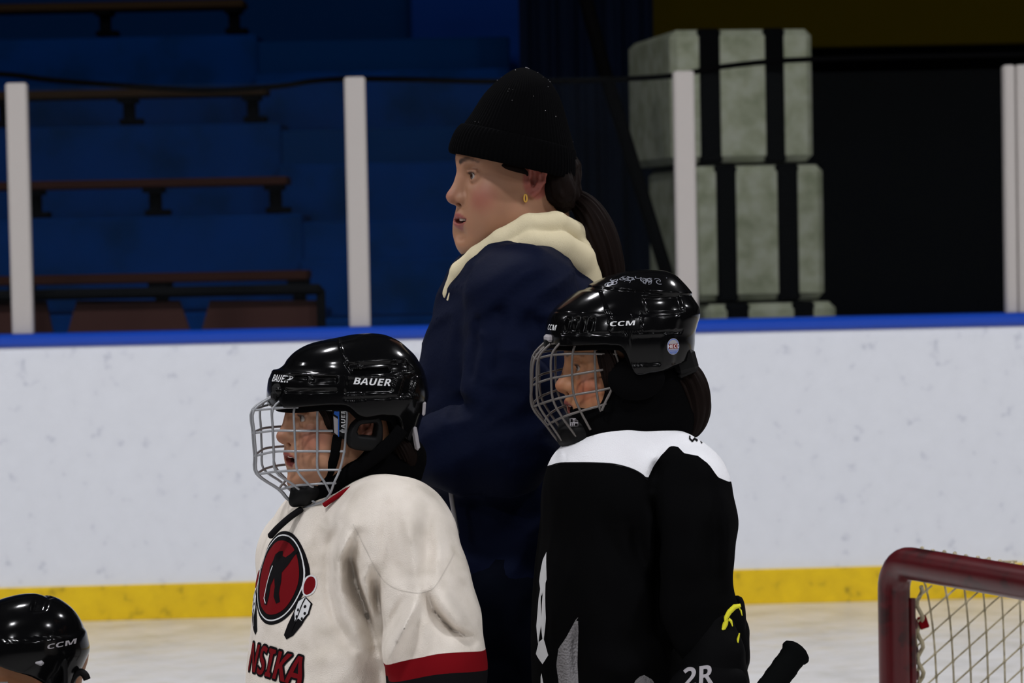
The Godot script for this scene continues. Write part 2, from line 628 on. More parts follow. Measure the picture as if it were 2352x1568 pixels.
# ---------------------------------------------------------------- materials shared by several builders
var M := {}
func materials() -> void:
	var board := mat(srgb(230, 233, 240), 0.42)
	board.albedo_texture = noise_tex(11, 0.016, 1024, 4, ramp([[0.0, Color(0.82, 0.83, 0.85)], [0.15, Color(0.94, 0.94, 0.95)], [0.26, Color(0.985, 0.985, 0.985)], [1.0, Color(1, 1, 1)]]))
	M.board = triplanar(board, 0.55)
	var kick := mat(srgb(238, 200, 0), 0.45)
	kick.albedo_texture = noise_tex(5, 0.02, 512, 4, ramp([[0.0, Color(0.62, 0.62, 0.6)], [0.3, Color(0.94, 0.93, 0.9)], [1.0, Color(1, 1, 1)]]))
	M.kick = triplanar(kick, 0.9)
	M.cap = mat(srgb(6, 66, 178), 0.4)
	M.post = mat(srgb(186, 180, 176), 0.55, 0.0, 0.3)
	var ice := mat(srgb(232, 230, 228), 0.22)
	ice.albedo_texture = noise_tex(21, 0.006, 1024, 5, ramp([[0.0, Color(0.86, 0.85, 0.83)], [0.45, Color(0.96, 0.955, 0.95)], [1.0, Color(1, 1, 1)]]))
	ice.normal_enabled = true
	ice.normal_texture = noise_tex(3, 0.03, 512, 4, null, 3.0)
	ice.normal_scale = 0.25
	M.ice = triplanar(ice, 0.4)
	var stand := mat(srgb(2, 45, 104), 0.8, 0.0, 0.15)
	stand.albedo_texture = noise_tex(8, 0.008, 512, 4, ramp([[0.0, Color(0.62, 0.8, 0.7)], [0.5, Color(0.9, 0.95, 0.92)], [1.0, Color(1, 1, 1)]]))
	M.stand = triplanar(stand, 0.5)
	M.aisle = mat(srgb(2, 40, 84), 0.85, 0.0, 0.15)
	M.plank = mat(srgb(46, 32, 16), 0.7, 0.0, 0.2)
	M.plank_red = mat(srgb(50, 27, 20), 0.7, 0.0, 0.2)
	M.bracket = mat(srgb(7, 8, 12), 0.8, 0.0, 0.1)
	M.dark = mat(srgb(16, 17, 19), 0.8, 0.0, 0.1)
	M.hall = mat(srgb(40, 42, 46), 0.9)
	M.roof = mat(srgb(40, 42, 46), 0.9)
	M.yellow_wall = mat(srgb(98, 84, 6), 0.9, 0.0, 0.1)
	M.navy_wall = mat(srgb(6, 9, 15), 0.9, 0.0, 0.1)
	M.blue_wall = mat(srgb(4, 44, 112), 0.85, 0.0, 0.2)
	M.cable = mat(srgb(7, 7, 8), 0.9, 0.0, 0.05)
	var foam := mat(srgb(166, 170, 156), 0.7, 0.0, 0.2)
	foam.albedo_texture = noise_tex(31, 0.012, 512, 4, ramp([[0.0, Color(0.74, 0.76, 0.68)], [0.5, Color(0.9, 0.91, 0.86)], [1.0, Color(1, 1, 1)]]))
	M.foam = triplanar(foam, 1.2)
	M.strap = mat(srgb(9, 10, 11), 0.9, 0.0, 0.1)
	M.brown = mat(srgb(62, 40, 36), 0.8, 0.0, 0.2)
	var glass := StandardMaterial3D.new()
	glass.transparency = BaseMaterial3D.TRANSPARENCY_ALPHA
	glass.albedo_color = Color(0.9, 0.95, 0.97, 0.0015)
	glass.roughness = 0.03
	glass.metallic_specular = 0.07
	M.glass = glass
	M.lamp_glow = mat(Color.WHITE, 0.5)
	M.lamp_glow.emission_enabled = true
	M.lamp_glow.emission = Color(0.985, 0.985, 1.0)
	M.lamp_glow.emission_energy_multiplier = 25.0
	M.lamp_body = mat(srgb(120, 122, 126), 0.5, 0.4)
	# people and kit
	M.skin = mat(Color.WHITE, 0.52, 0.0, 0.4)
	M.skin.vertex_color_use_as_albedo = true
	M.skin.subsurf_scatter_enabled = true
	M.skin.subsurf_scatter_strength = 0.12
	var shell := mat(srgb(8, 8, 9), 0.2, 0.0, 0.24)
	shell.roughness_texture = noise_tex(17, 0.02, 512, 5, ramp([[0.0, Color(0.5, 0.5, 0.5)], [0.5, Color(0.75, 0.75, 0.75)], [1.0, Color(1, 1, 1)]]))
	shell.clearcoat_enabled = true
	shell.clearcoat = 0.1
	shell.clearcoat_roughness = 0.08
	M.shell = triplanar(shell, 6.0)
	M.matte_black = mat(srgb(11, 11, 12), 0.55, 0.0, 0.25)
	M.foam_black = mat(srgb(7, 7, 8), 0.95, 0.0, 0.1)
	M.wire = mat(srgb(138, 140, 144), 0.4, 0.35)
	M.wire_dark = mat(srgb(98, 93, 90), 0.4, 0.35)
	M.print_white = mat(srgb(205, 206, 208), 0.6)
	M.print_grey = mat(srgb(150, 146, 150), 0.6)
	M.print_black = mat(srgb(17, 16, 18), 0.8, 0.0, 0.15)
	M.print_red = mat(srgb(104, 9, 17), 0.75, 0.0, 0.2)
	M.print_blue = mat(srgb(10, 90, 190), 0.5)
	M.hair = mat(srgb(20, 13, 11), 0.6, 0.0, 0.15)
	var weave := noise_tex(41, 0.19, 512, 2, null, 5.0)
	var white := mat(srgb(226, 218, 208), 0.85, 0.0, 0.3)
	white.normal_enabled = true
	white.normal_texture = weave
	white.normal_scale = 0.35
	white.albedo_texture = noise_tex(43, 0.006, 512, 4, ramp([[0.0, Color(0.86, 0.85, 0.83)], [0.5, Color(0.97, 0.965, 0.96)], [1.0, Color(1, 1, 1)]]))
	M.jersey_white = triplanar(white, 5.0)
	M.yoke_white = mat(srgb(226, 226, 230), 0.85, 0.0, 0.3)
	M.yoke_white.normal_enabled = true
	M.yoke_white.normal_texture = weave
	M.yoke_white.normal_scale = 0.35
	triplanar(M.yoke_white, 5.0)
	M.jersey_black = mat(srgb(8, 8, 9), 0.95, 0.0, 0.1)
	M.jersey_red = mat(srgb(108, 7, 16), 0.9, 0.0, 0.2)
	M.mesh_grey = mat(srgb(120, 118, 120), 0.85)
	M.mesh_grey.normal_enabled = true
	M.mesh_grey.normal_texture = noise_tex(44, 0.1, 256, 1, null, 8.0, FastNoiseLite.TYPE_CELLULAR)
	triplanar(M.mesh_grey, 12.0)
	M.navy = mat(srgb(9, 15, 36), 0.75, 0.0, 0.15)
	M.navy.normal_enabled = true
	M.navy.normal_texture = noise_tex(45, 0.04, 512, 3, null, 4.0)
	M.navy.normal_scale = 0.3
	triplanar(M.navy, 4.0)
	M.pants_navy = mat(srgb(7, 10, 20), 0.8, 0.0, 0.1)
	var cream := mat(srgb(208, 196, 164), 0.95, 0.0, 0.2)
	cream.normal_enabled = true
	cream.normal_texture = weave
	cream.normal_scale = 0.3
	M.cream = triplanar(cream, 6.0)
	M.knit = mat(srgb(6, 6, 7), 0.95, 0.0, 0.1)
	M.gold = mat(srgb(236, 190, 90), 0.35, 0.6)
	M.teeth = mat(srgb(220, 212, 200), 0.4)
	M.eye = mat(Color.WHITE, 0.15)
	M.eye.vertex_color_use_as_albedo = true
	M.yellow_green = mat(srgb(214, 208, 30), 0.7)
	M.tape = mat(srgb(9, 10, 10), 0.95, 0.0, 0.1)
	M.piping = mat(srgb(150, 148, 152), 0.6)
	var red := mat(srgb(78, 9, 16), 0.32)
	red.albedo_texture = noise_tex(51, 0.014, 512, 4, ramp([[0.0, Color(0.22, 0.2, 0.2)], [0.22, Color(0.5, 0.45, 0.45)], [0.34, Color(0.95, 0.95, 0.95)], [1.0, Color(1, 1, 1)]]))
	M.goal_red = triplanar(red, 1.6)
	var net := mat(srgb(196, 186, 160), 0.9)
	net.albedo_texture = noise_tex(52, 0.05, 256, 3, ramp([[0.0, Color(0.5, 0.5, 0.46)], [0.5, Color(0.85, 0.84, 0.8)], [1.0, Color(1, 1, 1)]]))
	M.net = triplanar(net, 3.0)
	M.seam = mat(srgb(196, 188, 178), 0.9)
	M.glove = mat(srgb(8, 8, 9), 0.7, 0.0, 0.12)
	M.sticker = mat(srgb(150, 152, 162), 0.25, 0.5)
	M.scuff = mat(srgb(26, 24, 26), 0.6)

# ---------------------------------------------------------------- the scene
func _ready() -> void:
	# camera
	var cam := Camera3D.new()
	cam.name = "camera"
	add_child(cam)
	cam.position = Vector3(0, 1.55, 0)
	cam.rotation = Vector3(deg_to_rad(-2.414), 0, deg_to_rad(-1.15))
	var lens := CameraAttributesPhysical.new()
	lens.frustum_focal_length = 99.49
	lens.frustum_focus_distance = 3.98
	lens.frustum_near = 0.1
	lens.frustum_far = 200.0
	lens.exposure_aperture = 10.0
	cam.attributes = lens
	cam.fov = 2.0 * rad_to_deg(atan(784.0 / 6500.0))
	cam.current = true
	# surroundings
	var env := Environment.new()
	env.background_mode = Environment.BG_COLOR
	env.background_color = Color.BLACK
	env.tonemap_mode = Environment.TONE_MAPPER_LINEAR
	env.tonemap_exposure = 1.03
	env.sdfgi_enabled = true
	env.ssao_enabled = true
	env.ssil_enabled = true
	var we := WorldEnvironment.new()
	we.name = "surroundings"
	we.environment = env
	add_child(we)
	materials()
	# the hall's lamps
	for lz in [3.6, -1.7, -7.0]:
		for lx in [-7.0, -1.7, 3.6, 8.9]:
			lamp(Vector3(lx, 5.7, lz), 11.5)
	hall()
	boards()
	stands()
	people()
	goal()

func lamp(at: Vector3, energy: float) -> void:
	var t := thing("high_bay_lamp", "square high-bay lamp hanging under the rink roof", "lamp", at, "lamps under the roof")
	part("housing", MB.new().box(Vector3(0, 0.09, 0), Vector3(0.62, 0.12, 0.62), 0.02), M.lamp_body, t)
	part("hanger", MB.new().tube([Vector3(0, 0.14, 0), Vector3(0, 2.3, 0)], 0.02, 6), M.lamp_body, t)
	part("diffuser", MB.new().box(Vector3(0, 0.02, 0), Vector3(0.54, 0.02, 0.54), 0.004), M.lamp_glow, t)
	var l := AreaLight3D.new()
	l.name = "lamp_light"
	l.area_size = Vector2(0.54, 0.54)
	l.light_color = Color(0.985, 0.985, 1.0)
	l.light_energy = energy
	l.area_range = 60.0
	l.area_attenuation = 2.0
	l.shadow_enabled = true
	t.add_child(l)
	l.position = Vector3(0, 0.0, 0)
	l.rotation.x = -PI / 2

func hall() -> void:
	struct("floor", MB.new().box(Vector3(0, -0.1, -0.5), Vector3(44, 0.2, 44), 0.001), M.ice, "pale scraped sheet of ice with faint brown marks", "ice")
	struct("ceiling", MB.new().box(Vector3(0, 8.1, 0), Vector3(44, 0.2, 46), 0.001), M.roof, "dark steel roof above the ice", "ceiling")
	struct("wall_left", MB.new().box(Vector3(-22.1, 4, 0), Vector3(0.2, 8.4, 46), 0.001), M.hall, "grey side wall of the rink hall", "wall")
	struct("wall_right", MB.new().box(Vector3(22.1, 4, 0), Vector3(0.2, 8.4, 46), 0.001), M.hall, "grey right wall of the rink hall", "wall")
	struct("wall_front", MB.new().box(Vector3(0, 4, 21.6), Vector3(44, 8.4, 0.2), 0.001), M.hall, "grey wall behind the camera", "wall")
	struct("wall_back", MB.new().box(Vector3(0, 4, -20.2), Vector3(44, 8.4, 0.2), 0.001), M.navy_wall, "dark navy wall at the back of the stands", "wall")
	# unseen slab added over the stands to keep the lamps off the seats
	struct("trim_shade_slab", MB.new().box(Vector3(0, 4.3, -16.3), Vector3(44, 0.3, 7.4), 0.01), M.roof, "dark slab added above the bleachers to shade them from the lamps", "added shade slab")
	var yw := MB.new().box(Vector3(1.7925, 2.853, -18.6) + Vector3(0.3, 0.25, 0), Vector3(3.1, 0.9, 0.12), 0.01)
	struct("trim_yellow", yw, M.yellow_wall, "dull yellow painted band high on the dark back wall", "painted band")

func boards() -> void:
	var t := Node3D.new()
	t.name = "wall_boards"
	add_child(t)
	t.position = Vector3(0, 0, -11.26)
	t.rotation.y = deg_to_rad(2.2)
	t.set_meta("kind", "structure")
	t.set_meta("label", "white dasher boards with yellow kick plate and blue cap rail")
	t.set_meta("category", "rink boards")
	part("panel", MB.new().box(Vector3(0, 0.62, -0.06), Vector3(40, 0.98, 0.1), 0.004), M.board, t, "scuffed white board face")
	part("kick_plate", MB.new().box(Vector3(0, 0.068, -0.045), Vector3(40, 0.144, 0.1), 0.006), M.kick, t, "yellow kick plate")
	part("cap_rail", MB.new().box(Vector3(0, 1.119, -0.07), Vector3(40, 0.052, 0.16), 0.014), M.cap, t, "blue cap rail")
	# shield posts and panes; x along the boards
	var ti := t.transform.affine_inverse()
	for px in [ti * Vector3(-1.9419, 1.6578, -11.2), ti * Vector3(-0.6017, 1.6309, -11.2), ti * Vector3(0.7089, 1.6053, -11.3), ti * Vector3(2.0184, 1.5793, -11.35), ti * Vector3(2.069, 1.5783, -11.35)]:
		var w := 0.084 if px.x < 1.6 else 0.046
		part("post", MB.new().box(Vector3(px.x, 1.64, -0.075), Vector3(w, 1.0, 0.06), 0.008), M.post, t)
	var edges: Array[float] = []
	for px in [ti * Vector3(-1.9419, 1.6578, -11.2), ti * Vector3(-0.6017, 1.6309, -11.2), ti * Vector3(0.7089, 1.6053, -11.3), ti * Vector3(2.0184, 1.5793, -11.35)]: edges.append(px.x)
	for k in 3:
		edges.push_front(edges[0] - 1.36)
		edges.append(edges[edges.size() - 1] + 1.36)
		for x in [edges[0], edges[edges.size() - 1]]:
			part("post", MB.new().box(Vector3(x, 1.64, -0.075), Vector3(0.084, 1.0, 0.06), 0.008), M.post, t)
	for i in edges.size() - 1:
		part("glass_pane", MB.new().box(Vector3((edges[i] + edges[i + 1]) / 2, 1.635, -0.075), Vector3(edges[i + 1] - edges[i] - 0.05, 0.98, 0.012), 0.002), M.glass, t, "clear shield pane")
	# hem cable of the protective netting, slung from post to post
	var cb := thing("netting_cable", "thin dark cable slung along the tops of the white glass posts", "cable", Vector3(-0.6013, 2.1335, -11.4))
	var pts := []
	for q in [Vector3(-1.6775, 1.8432, 0), Vector3(-1.6056, 1.8386, 0), Vector3(-1.5338, 1.8276, 0), Vector3(-1.3661, 1.8115, 0), Vector3(-1.2462, 1.8035, 0), Vector3(-1.1179, 1.8081, 0), Vector3(-1.0537, 1.8164, 0), Vector3(-0.9775, 1.8189, 0), Vector3(-0.8615, 1.8149, 0), Vector3(-0.7415, 1.8093, 0), Vector3(-0.5894, 1.8071, 0), Vector3(-0.4612, 1.8093, 0), Vector3(-0.381, 1.8141, 0), Vector3(-0.3168, 1.8256, 0), Vector3(-0.2205, 1.8348, 0), Vector3(-0.1324, 1.8379, 0), Vector3(0.0518, 1.839, 0), Vector3(0.292, 1.8389, 0)]:
		var dir: Vector3 = (q + Vector3(0.6982, 0, -5.22) - Vector3(0, 1.55, 0))
		pts.append(Vector3(0, 1.55, 0) + dir * (11.4 / -dir.z) - cb.position)
	part("cable", MB.new().tube(smooth_pts(pts, 4), 0.011, 6), M.cable, cb)

func stands() -> void:
	# four bleacher rows rising behind the boards, each a riser block with a plank on brackets
	var t := thing("bleachers", "dark blue bleachers with brown bench planks behind the glass", "bleachers", Vector3(0, 0, -12.6))
	var rows := [
		[13.0, Vector3(-0.9155, 1.3286, -13), Vector3(-1.5957, 1.3223, -13), Vector3(-0.9659, 1.3096, -13)],
		[13.8, Vector3(-1.061, 1.7705, -13.8), Vector3(-1.7144, 1.7539, -13.8), Vector3(-1.1316, 1.7422, -13.8)],
		[14.6, Vector3(-1.2193, 2.2415, -14.6), Vector3(-1.9365, 2.2268, -14.6), Vector3(-1.3028, 2.2141, -14.6)],
		[15.4, Vector3(-1.3977, 2.7476, -15.4), Vector3(-2.1603, 2.7369, -15.4), Vector3(-1.4644, 2.723, -15.4)]]
	for k in 4:
		var z: float = rows[k][0]
		var end: Vector3 = rows[k][1]
		var y: float = end.y
		var deck := y - 0.16
		var x0 := -9.0
		var off := -t.position
		part("riser", MB.new().box(Vector3((x0 + end.x + 0.06) / 2, deck / 2, -z - 0.32) + off, Vector3(end.x + 0.06 - x0, deck, 0.9), 0.01), M.stand, t)
		part("aisle_step", MB.new().box(Vector3((end.x + 0.06 + 0.02) / 2, deck / 2 - 0.02, -z - 0.30) + off, Vector3(0.02 - end.x - 0.06, deck - 0.04, 0.86), 0.01), M.aisle if k > 1 else M.stand, t)
		part("aisle_step", MB.new().box(Vector3((end.x + 0.06 + 0.02) / 2, (deck - 0.2) / 2, -z + 0.12) + off, Vector3(0.02 - end.x - 0.06, deck - 0.24, 0.5), 0.01), M.stand, t)
		part("bench_plank", MB.new().box(Vector3((x0 + end.x) / 2, y, -z + 0.1) + off, Vector3(end.x - x0, 0.042, 0.26), 0.008), M.plank_red if k < 2 else M.plank, t)
		for b in [2, 3]:
			var bx: float = rows[k][b].x
			for rep in ([0.0] if b == 3 else [0.0, 1.0, 2.0]):
				var x: float = bx - rep * (rows[k][3].x - bx)
				var mb := MB.new().box(Vector3(x, y - 0.075, -z + 0.06) + off, Vector3(0.06, 0.12, 0.05), 0.006)
				mb.box(Vector3(x, y - 0.032, -z + 0.1) + off, Vector3(0.09, 0.025, 0.22), 0.004)
				mb.box(Vector3(x + 0.015, y - 0.14, -z + 0.08) + off, Vector3(0.12, 0.03, 0.1), 0.006)
				part("bracket", mb, M.bracket, t)
	part("back_panel", MB.new().box(Vector3(-4.5, 2.0, -16.5) - t.position, Vector3(9.2, 4.0, 0.1), 0.01), M.aisle, t, "dark blue wall behind the top row")
	# bright blue wall panel and dark sheeting behind the coach
	var bw := thing("wall_panel", "bright blue painted wall panel behind the coach's hat", "wall panel", Vector3(-0.1842, 2.4585, -16.4))
	part("panel", MB.new().box(Vector3.ZERO, Vector3(0.72, 1.5, 0.1), 0.01), M.blue_wall, bw)
	var sh := thing("dark_sheeting", "dark hanging sheet beside the striped foam blocks", "sheet", Vector3(0.3684, 1.838, -14.8))
	var sheet := MB.new().grid(60, 12, func(i, j):
		var x := lerpf(-0.30, 0.40, i / 59.0)
		return Vector3(x, lerpf(1.2, -1.4, j / 11.0), 0.03 * sin(x * 38.0 + j * 0.1) + 0.015 * sin(x * 91.0)))
	part("sheet", sheet, mat(srgb(10, 18, 34), 0.8, 0.0, 0.1), sh)
	var rl := thing("stair_rail", "slim black handrail slanting down beside the striped foam blocks", "handrail", Vector3(0.5199, 1.8821, -12.4))
	part("rail", MB.new().tube([Vector3(0.3246, 2.6253, -12.4) - Vector3(0.5199, 1.8821, -12.4), Vector3(0.4216, 2.2257, -12.4) - Vector3(0.5199, 1.8821, -12.4), Vector3(0.5199, 1.8821, -12.4) - Vector3(0.5199, 1.8821, -12.4), Vector3(0.7172, 1.1924, -12.4) - Vector3(0.5199, 1.8821, -12.4), Vector3(0.8069, 0.8657, -12.4) - Vector3(0.5199, 1.8821, -12.4)], 0.03, 8), M.cable, rl)
	# players' bench front behind the boards: dark frame with brown trapezoid panels
	var pb := thing("team_bench", "brown bench front of tapered panels in a dark frame behind the boards", "bench", Vector3(-1.455, 1.2041, -11.9))
	var o: Vector3 = pb.position
	part("frame", MB.new().box(Vector3(-1.5419, 1.2851, -11.88) - o, Vector3(1.5, 0.045, 0.06), 0.015).box(Vector3(-0.7997, 1.1817, -11.9) - o, Vector3(0.035, 0.22, 0.06), 0.012).box(Vector3(-1.5138, 1.0494, -11.9) - o, Vector3(1.5, 0.04, 0.05), 0.01), M.dark, pb)
	for q in [[Vector3(-2.373, 1.2678, -11.92), Vector3(-1.9605, 1.2595, -11.92), Vector3(-1.9237, 1.0567, -11.92), Vector3(-2.4154, 1.0666, -11.92)], [Vector3(-1.8303, 1.2569, -11.92), Vector3(-1.3976, 1.2482, -11.92), Vector3(-1.3329, 1.0449, -11.92), Vector3(-1.8925, 1.0561, -11.92)], [Vector3(-1.2692, 1.2456, -11.92), Vector3(-0.8053, 1.2363, -11.92), Vector3(-0.8099, 1.0344, -11.92), Vector3(-1.3292, 1.0448, -11.92)]]:
		var mb := MB.new()
		var f := []
		for p in q: f.append(p - o)
		var bk := []
		for p in f: bk.append(p - Vector3(0, 0, 0.03))
		mb.quad_flat(f[3], f[2], f[1], f[0]); mb.quad_flat(bk[0], bk[1], bk[2], bk[3])
		for i in 4: mb.quad_flat(f[i], f[(i + 1) % 4], bk[(i + 1) % 4], bk[i])
		part("panel", mb, M.brown, pb)
	# stack of foam rink dividers with black bands
	var y0: float = Vector3(1.0728, 2.4206, -13).y
	var y1: float = Vector3(1.1023, 1.7973, -13).y
	var y2: float = Vector3(1.1319, 1.1635, -13).y
	foam_block(Vector3(0.7292, 2.1533, -13).x, Vector3(1.3952, 2.1399, -13).x, y0, y1, [[1593, 1647], [1748, 1798]], "topmost white foam block with two black bands in the stack", 1530, 1864)
	foam_block(Vector3(0.8185, 1.5536, -13).x, Vector3(1.4379, 1.5412, -13).x, y1, y2, [[1632, 1684], [1776, 1830]], "middle white foam block with two black bands in the stack", 1580, 1890)
	foam_block(Vector3(0.8669, 1.1127, -13).x, Vector3(1.4891, 1.1002, -13).x, y2, 0.0, [[1656, 1712], [1814, 1866]], "lowest white foam block with two black bands, half hidden by the boards", 1608, 1919)

func foam_block(xa: float, xb: float, top: float, bottom: float, bands: Array, label: String, x0: float, x1: float) -> void:
	var w := xb - xa
	var h := top - bottom - 0.004
	var ce := Vector3((xa + xb) / 2 - 0.06, bottom + h / 2, -13.5)
	var t := thing("foam_block", label, "foam block", ce - Vector3(0, h / 2, 0), "striped foam blocks in a stack")
	t.rotation.y = deg_to_rad(9)
	var mid := Vector3(0, h / 2, 0)
	part("cushion", MB.new().box(mid, Vector3(w, h - 0.012, 1.0), 0.03), M.foam, t)
	for b in bands:
		var fx: float = ((b[0] + b[1]) / 2.0 - x0) / (x1 - x0) - 0.5
		var bw: float = (b[1] - b[0]) / (x1 - x0) * w
		part("band", MB.new().box(mid + Vector3(fx * w, 0, 0), Vector3(bw, h - 0.002, 1.014), 0.012), M.strap, t)

# ---------------------------------------------------------------- heads
# Own axes of a head: it faces -x, y is up, +z is its left side; the origin lies midway between the ear canals. Sizes are those of a woman; children are scaled.
func head_field(tr: Transform3D, sc: float, w: Dictionary) -> Field:
	var f := Field.new()
	f.tr = Transform3D(tr.basis * Basis.from_scale(Vector3(sc, sc * w.get("tall", 1.0), sc)), tr.origin)
	f.sc = sc
	f.tall = w.get("tall", 1.0)
	var nose: float = w.get("nose", 1.0)      # 1 grown-up, less: short child's nose
	var full: float = w.get("full", 0.0)      # rounder cheeks
	var open: float = w.get("open", 0.0)      # parted lips
	# skull, face and jaw
	f.ell(Vector3(0.006, 0.05, 0), Vector3(0.096, 0.084, 0.074), 0.02)
	f.ell(Vector3(-0.036, -0.012, 0), Vector3(0.056, 0.075, 0.060), 0.03)
	f.ell(Vector3(-0.040, 0.045, 0), Vector3(0.053, 0.05, 0.056), 0.02)
	for s in [-1.0, 1.0]:
		f.cap(Vector3(-0.008, -0.052, s * 0.050), Vector3(-0.066, -0.087, s * 0.018), 0.016 + full * 0.004, 0.017, 0.03)
		f.ell(Vector3(-0.056, -0.018, s * 0.040), Vector3(0.028, 0.023, 0.024), 0.022)
		f.ell(Vector3(-0.052, -0.050, s * 0.034), Vector3(0.032, 0.036, 0.026 + full * 0.006), 0.025)
		f.cap(Vector3(-0.083, 0.037, s * 0.010), Vector3(-0.070, 0.038, s * 0.046), 0.0115, 0.010, 0.018)
	f.ell(Vector3(-0.079, -0.090, 0), Vector3(0.017, 0.016, 0.021), 0.018)
	f.ell(Vector3(-0.073, -0.053, 0), Vector3(0.026, 0.030, 0.033), 0.022)
	# neck and the fullness under the jaw
	f.cap(Vector3(0.028, -0.03, 0), w.get("neck", Vector3(0.055, -0.19, 0)), 0.056, 0.058, 0.03)
	f.cap(Vector3(-0.045, -0.094, 0), Vector3(0.008, -0.112, 0), 0.020 + full * 0.004, 0.036, 0.03)
	for q in w.get("more", []):
		f._add(q[0], q[1], q[2] - q[1] if q[0] == 0 else q[2], q[3], q[4], 0.03, 1, Basis.IDENTITY)
	# eye sockets, lids
	for s in [-1.0, 1.0]:
		f.ell(Vector3(-0.0925, 0.0135, s * 0.032), Vector3(0.0135, 0.0125, 0.018), 0.012, -1)
		f.ell(Vector3(-0.0755, 0.012, s * 0.0315), Vector3(0.0142, 0.0138, 0.0145), 0.004)
		f.cap(Vector3(-0.0875, 0.0185, s * 0.021), Vector3(-0.083, 0.0185, s * 0.043), 0.0035, 0.0035, 0.004)
		f.ell(Vector3(-0.0905, 0.0120, s * 0.0320), Vector3(0.0078, 0.0047, 0.0118), 0.0012, -1, Basis(Vector3.UP, s * 0.12))
	# nose
	var tip := Vector3(lerpf(-0.103, -0.1125, nose), -0.0175, 0)
	f.cap(Vector3(-0.087, 0.025, 0), Vector3(-0.094, 0.010, 0), 0.0075, 0.007, 0.016)
	f.cap(Vector3(-0.094, 0.010, 0), tip, 0.007, 0.0085, 0.008)
	f.cap(Vector3(-0.086, 0.012, 0), Vector3(tip.x + 0.014, -0.016, 0), 0.0085, 0.0125, 0.010)
	f.ell(tip + Vector3(0.001, -0.001, 0), Vector3(0.0095, 0.009, 0.010), 0.006)
	for s in [-1.0, 1.0]:
		f.ell(Vector3(tip.x + 0.0150, -0.0225, s * (0.0085 + nose * 0.003)), Vector3(0.0105, 0.0076, 0.0068), 0.008)
	f.cap(tip + Vector3(0.003, -0.005, 0), Vector3(-0.094, -0.030, 0), 0.006, 0.006, 0.006)
	for s in [-1.0, 1.0]:
		f.ell(Vector3(tip.x + 0.0120, -0.0290, s * 0.0080), Vector3(0.0058, 0.0044, 0.0038), 0.002, -1, Basis(Vector3.UP, s * 0.4))
	# lips
	for s in [-1.0, 1.0]:
		f.chain([Vector3(-0.0965, -0.0455, s * 0.003), Vector3(-0.0925, -0.0475, s * 0.013), Vector3(-0.0815, -0.0520, s * 0.027)], [0.0060, 0.0052, 0.0028], 0.006)
		f.chain([Vector3(-0.0945, -0.0605 - open * 0.005, s * 0.002), Vector3(-0.0910, -0.0590 - open * 0.003, s * 0.013), Vector3(-0.0815, -0.0530, s * 0.025)], [0.0066, 0.0058, 0.0026], 0.006)
	f.ell(Vector3(-0.0940, -0.0530 - open * 0.0018, 0), Vector3(0.0190, 0.0013 + open * 0.0042, 0.0255), 0.001, -1)
	f.ell(Vector3(-0.1015, -0.0730, 0), Vector3(0.0095, 0.0075, 0.020), 0.018, -1)
	# ears
	for s in [-1.0, 1.0]:
		var z: float = 0.070 * s
		f.ell(Vector3(0.012, 0.007, z), Vector3(0.0160, 0.025, 0.007), 0.008, 1, Basis(Vector3.UP, -s * 0.35))
		f.ell(Vector3(0.0095, 0.002, z + s * 0.008), Vector3(0.0090, 0.0125, 0.0075), 0.003, -1, Basis(Vector3.UP, -s * 0.3))
		f.ell(Vector3(0.013, 0.018, z + s * 0.009), Vector3(0.0078, 0.0070, 0.0045), 0.003, -1, Basis(Vector3.UP, -s * 0.3))
		f.chain([Vector3(0.002, 0.009, z + s * 0.003), Vector3(0.000, 0.022, z + s * 0.006), Vector3(0.009, 0.031, z + s * 0.009), Vector3(0.020, 0.029, z + s * 0.012), Vector3(0.026, 0.017, z + s * 0.014), Vector3(0.024, 0.003, z + s * 0.012), Vector3(0.015, -0.010, z + s * 0.008), Vector3(0.005, -0.017, z + s * 0.005)],
			[0.0030, 0.0034, 0.0037, 0.0038, 0.0036, 0.0034, 0.0040, 0.0055], 0.003)
		f.chain([Vector3(0.011, 0.024, z + s * 0.007), Vector3(0.0175, 0.014, z + s * 0.009), Vector3(0.0155, 0.000, z + s * 0.008), Vector3(0.008, -0.007, z + s * 0.006)], [0.0023, 0.0030, 0.0030, 0.0026], 0.004)
		f.ell(Vector3(-0.001, 0.001, z + s * 0.003), Vector3(0.0045, 0.006, 0.005), 0.004)
	f.tr = Transform3D.IDENTITY
	f.sc = 1.0
	f.tall = 1.0
	return f

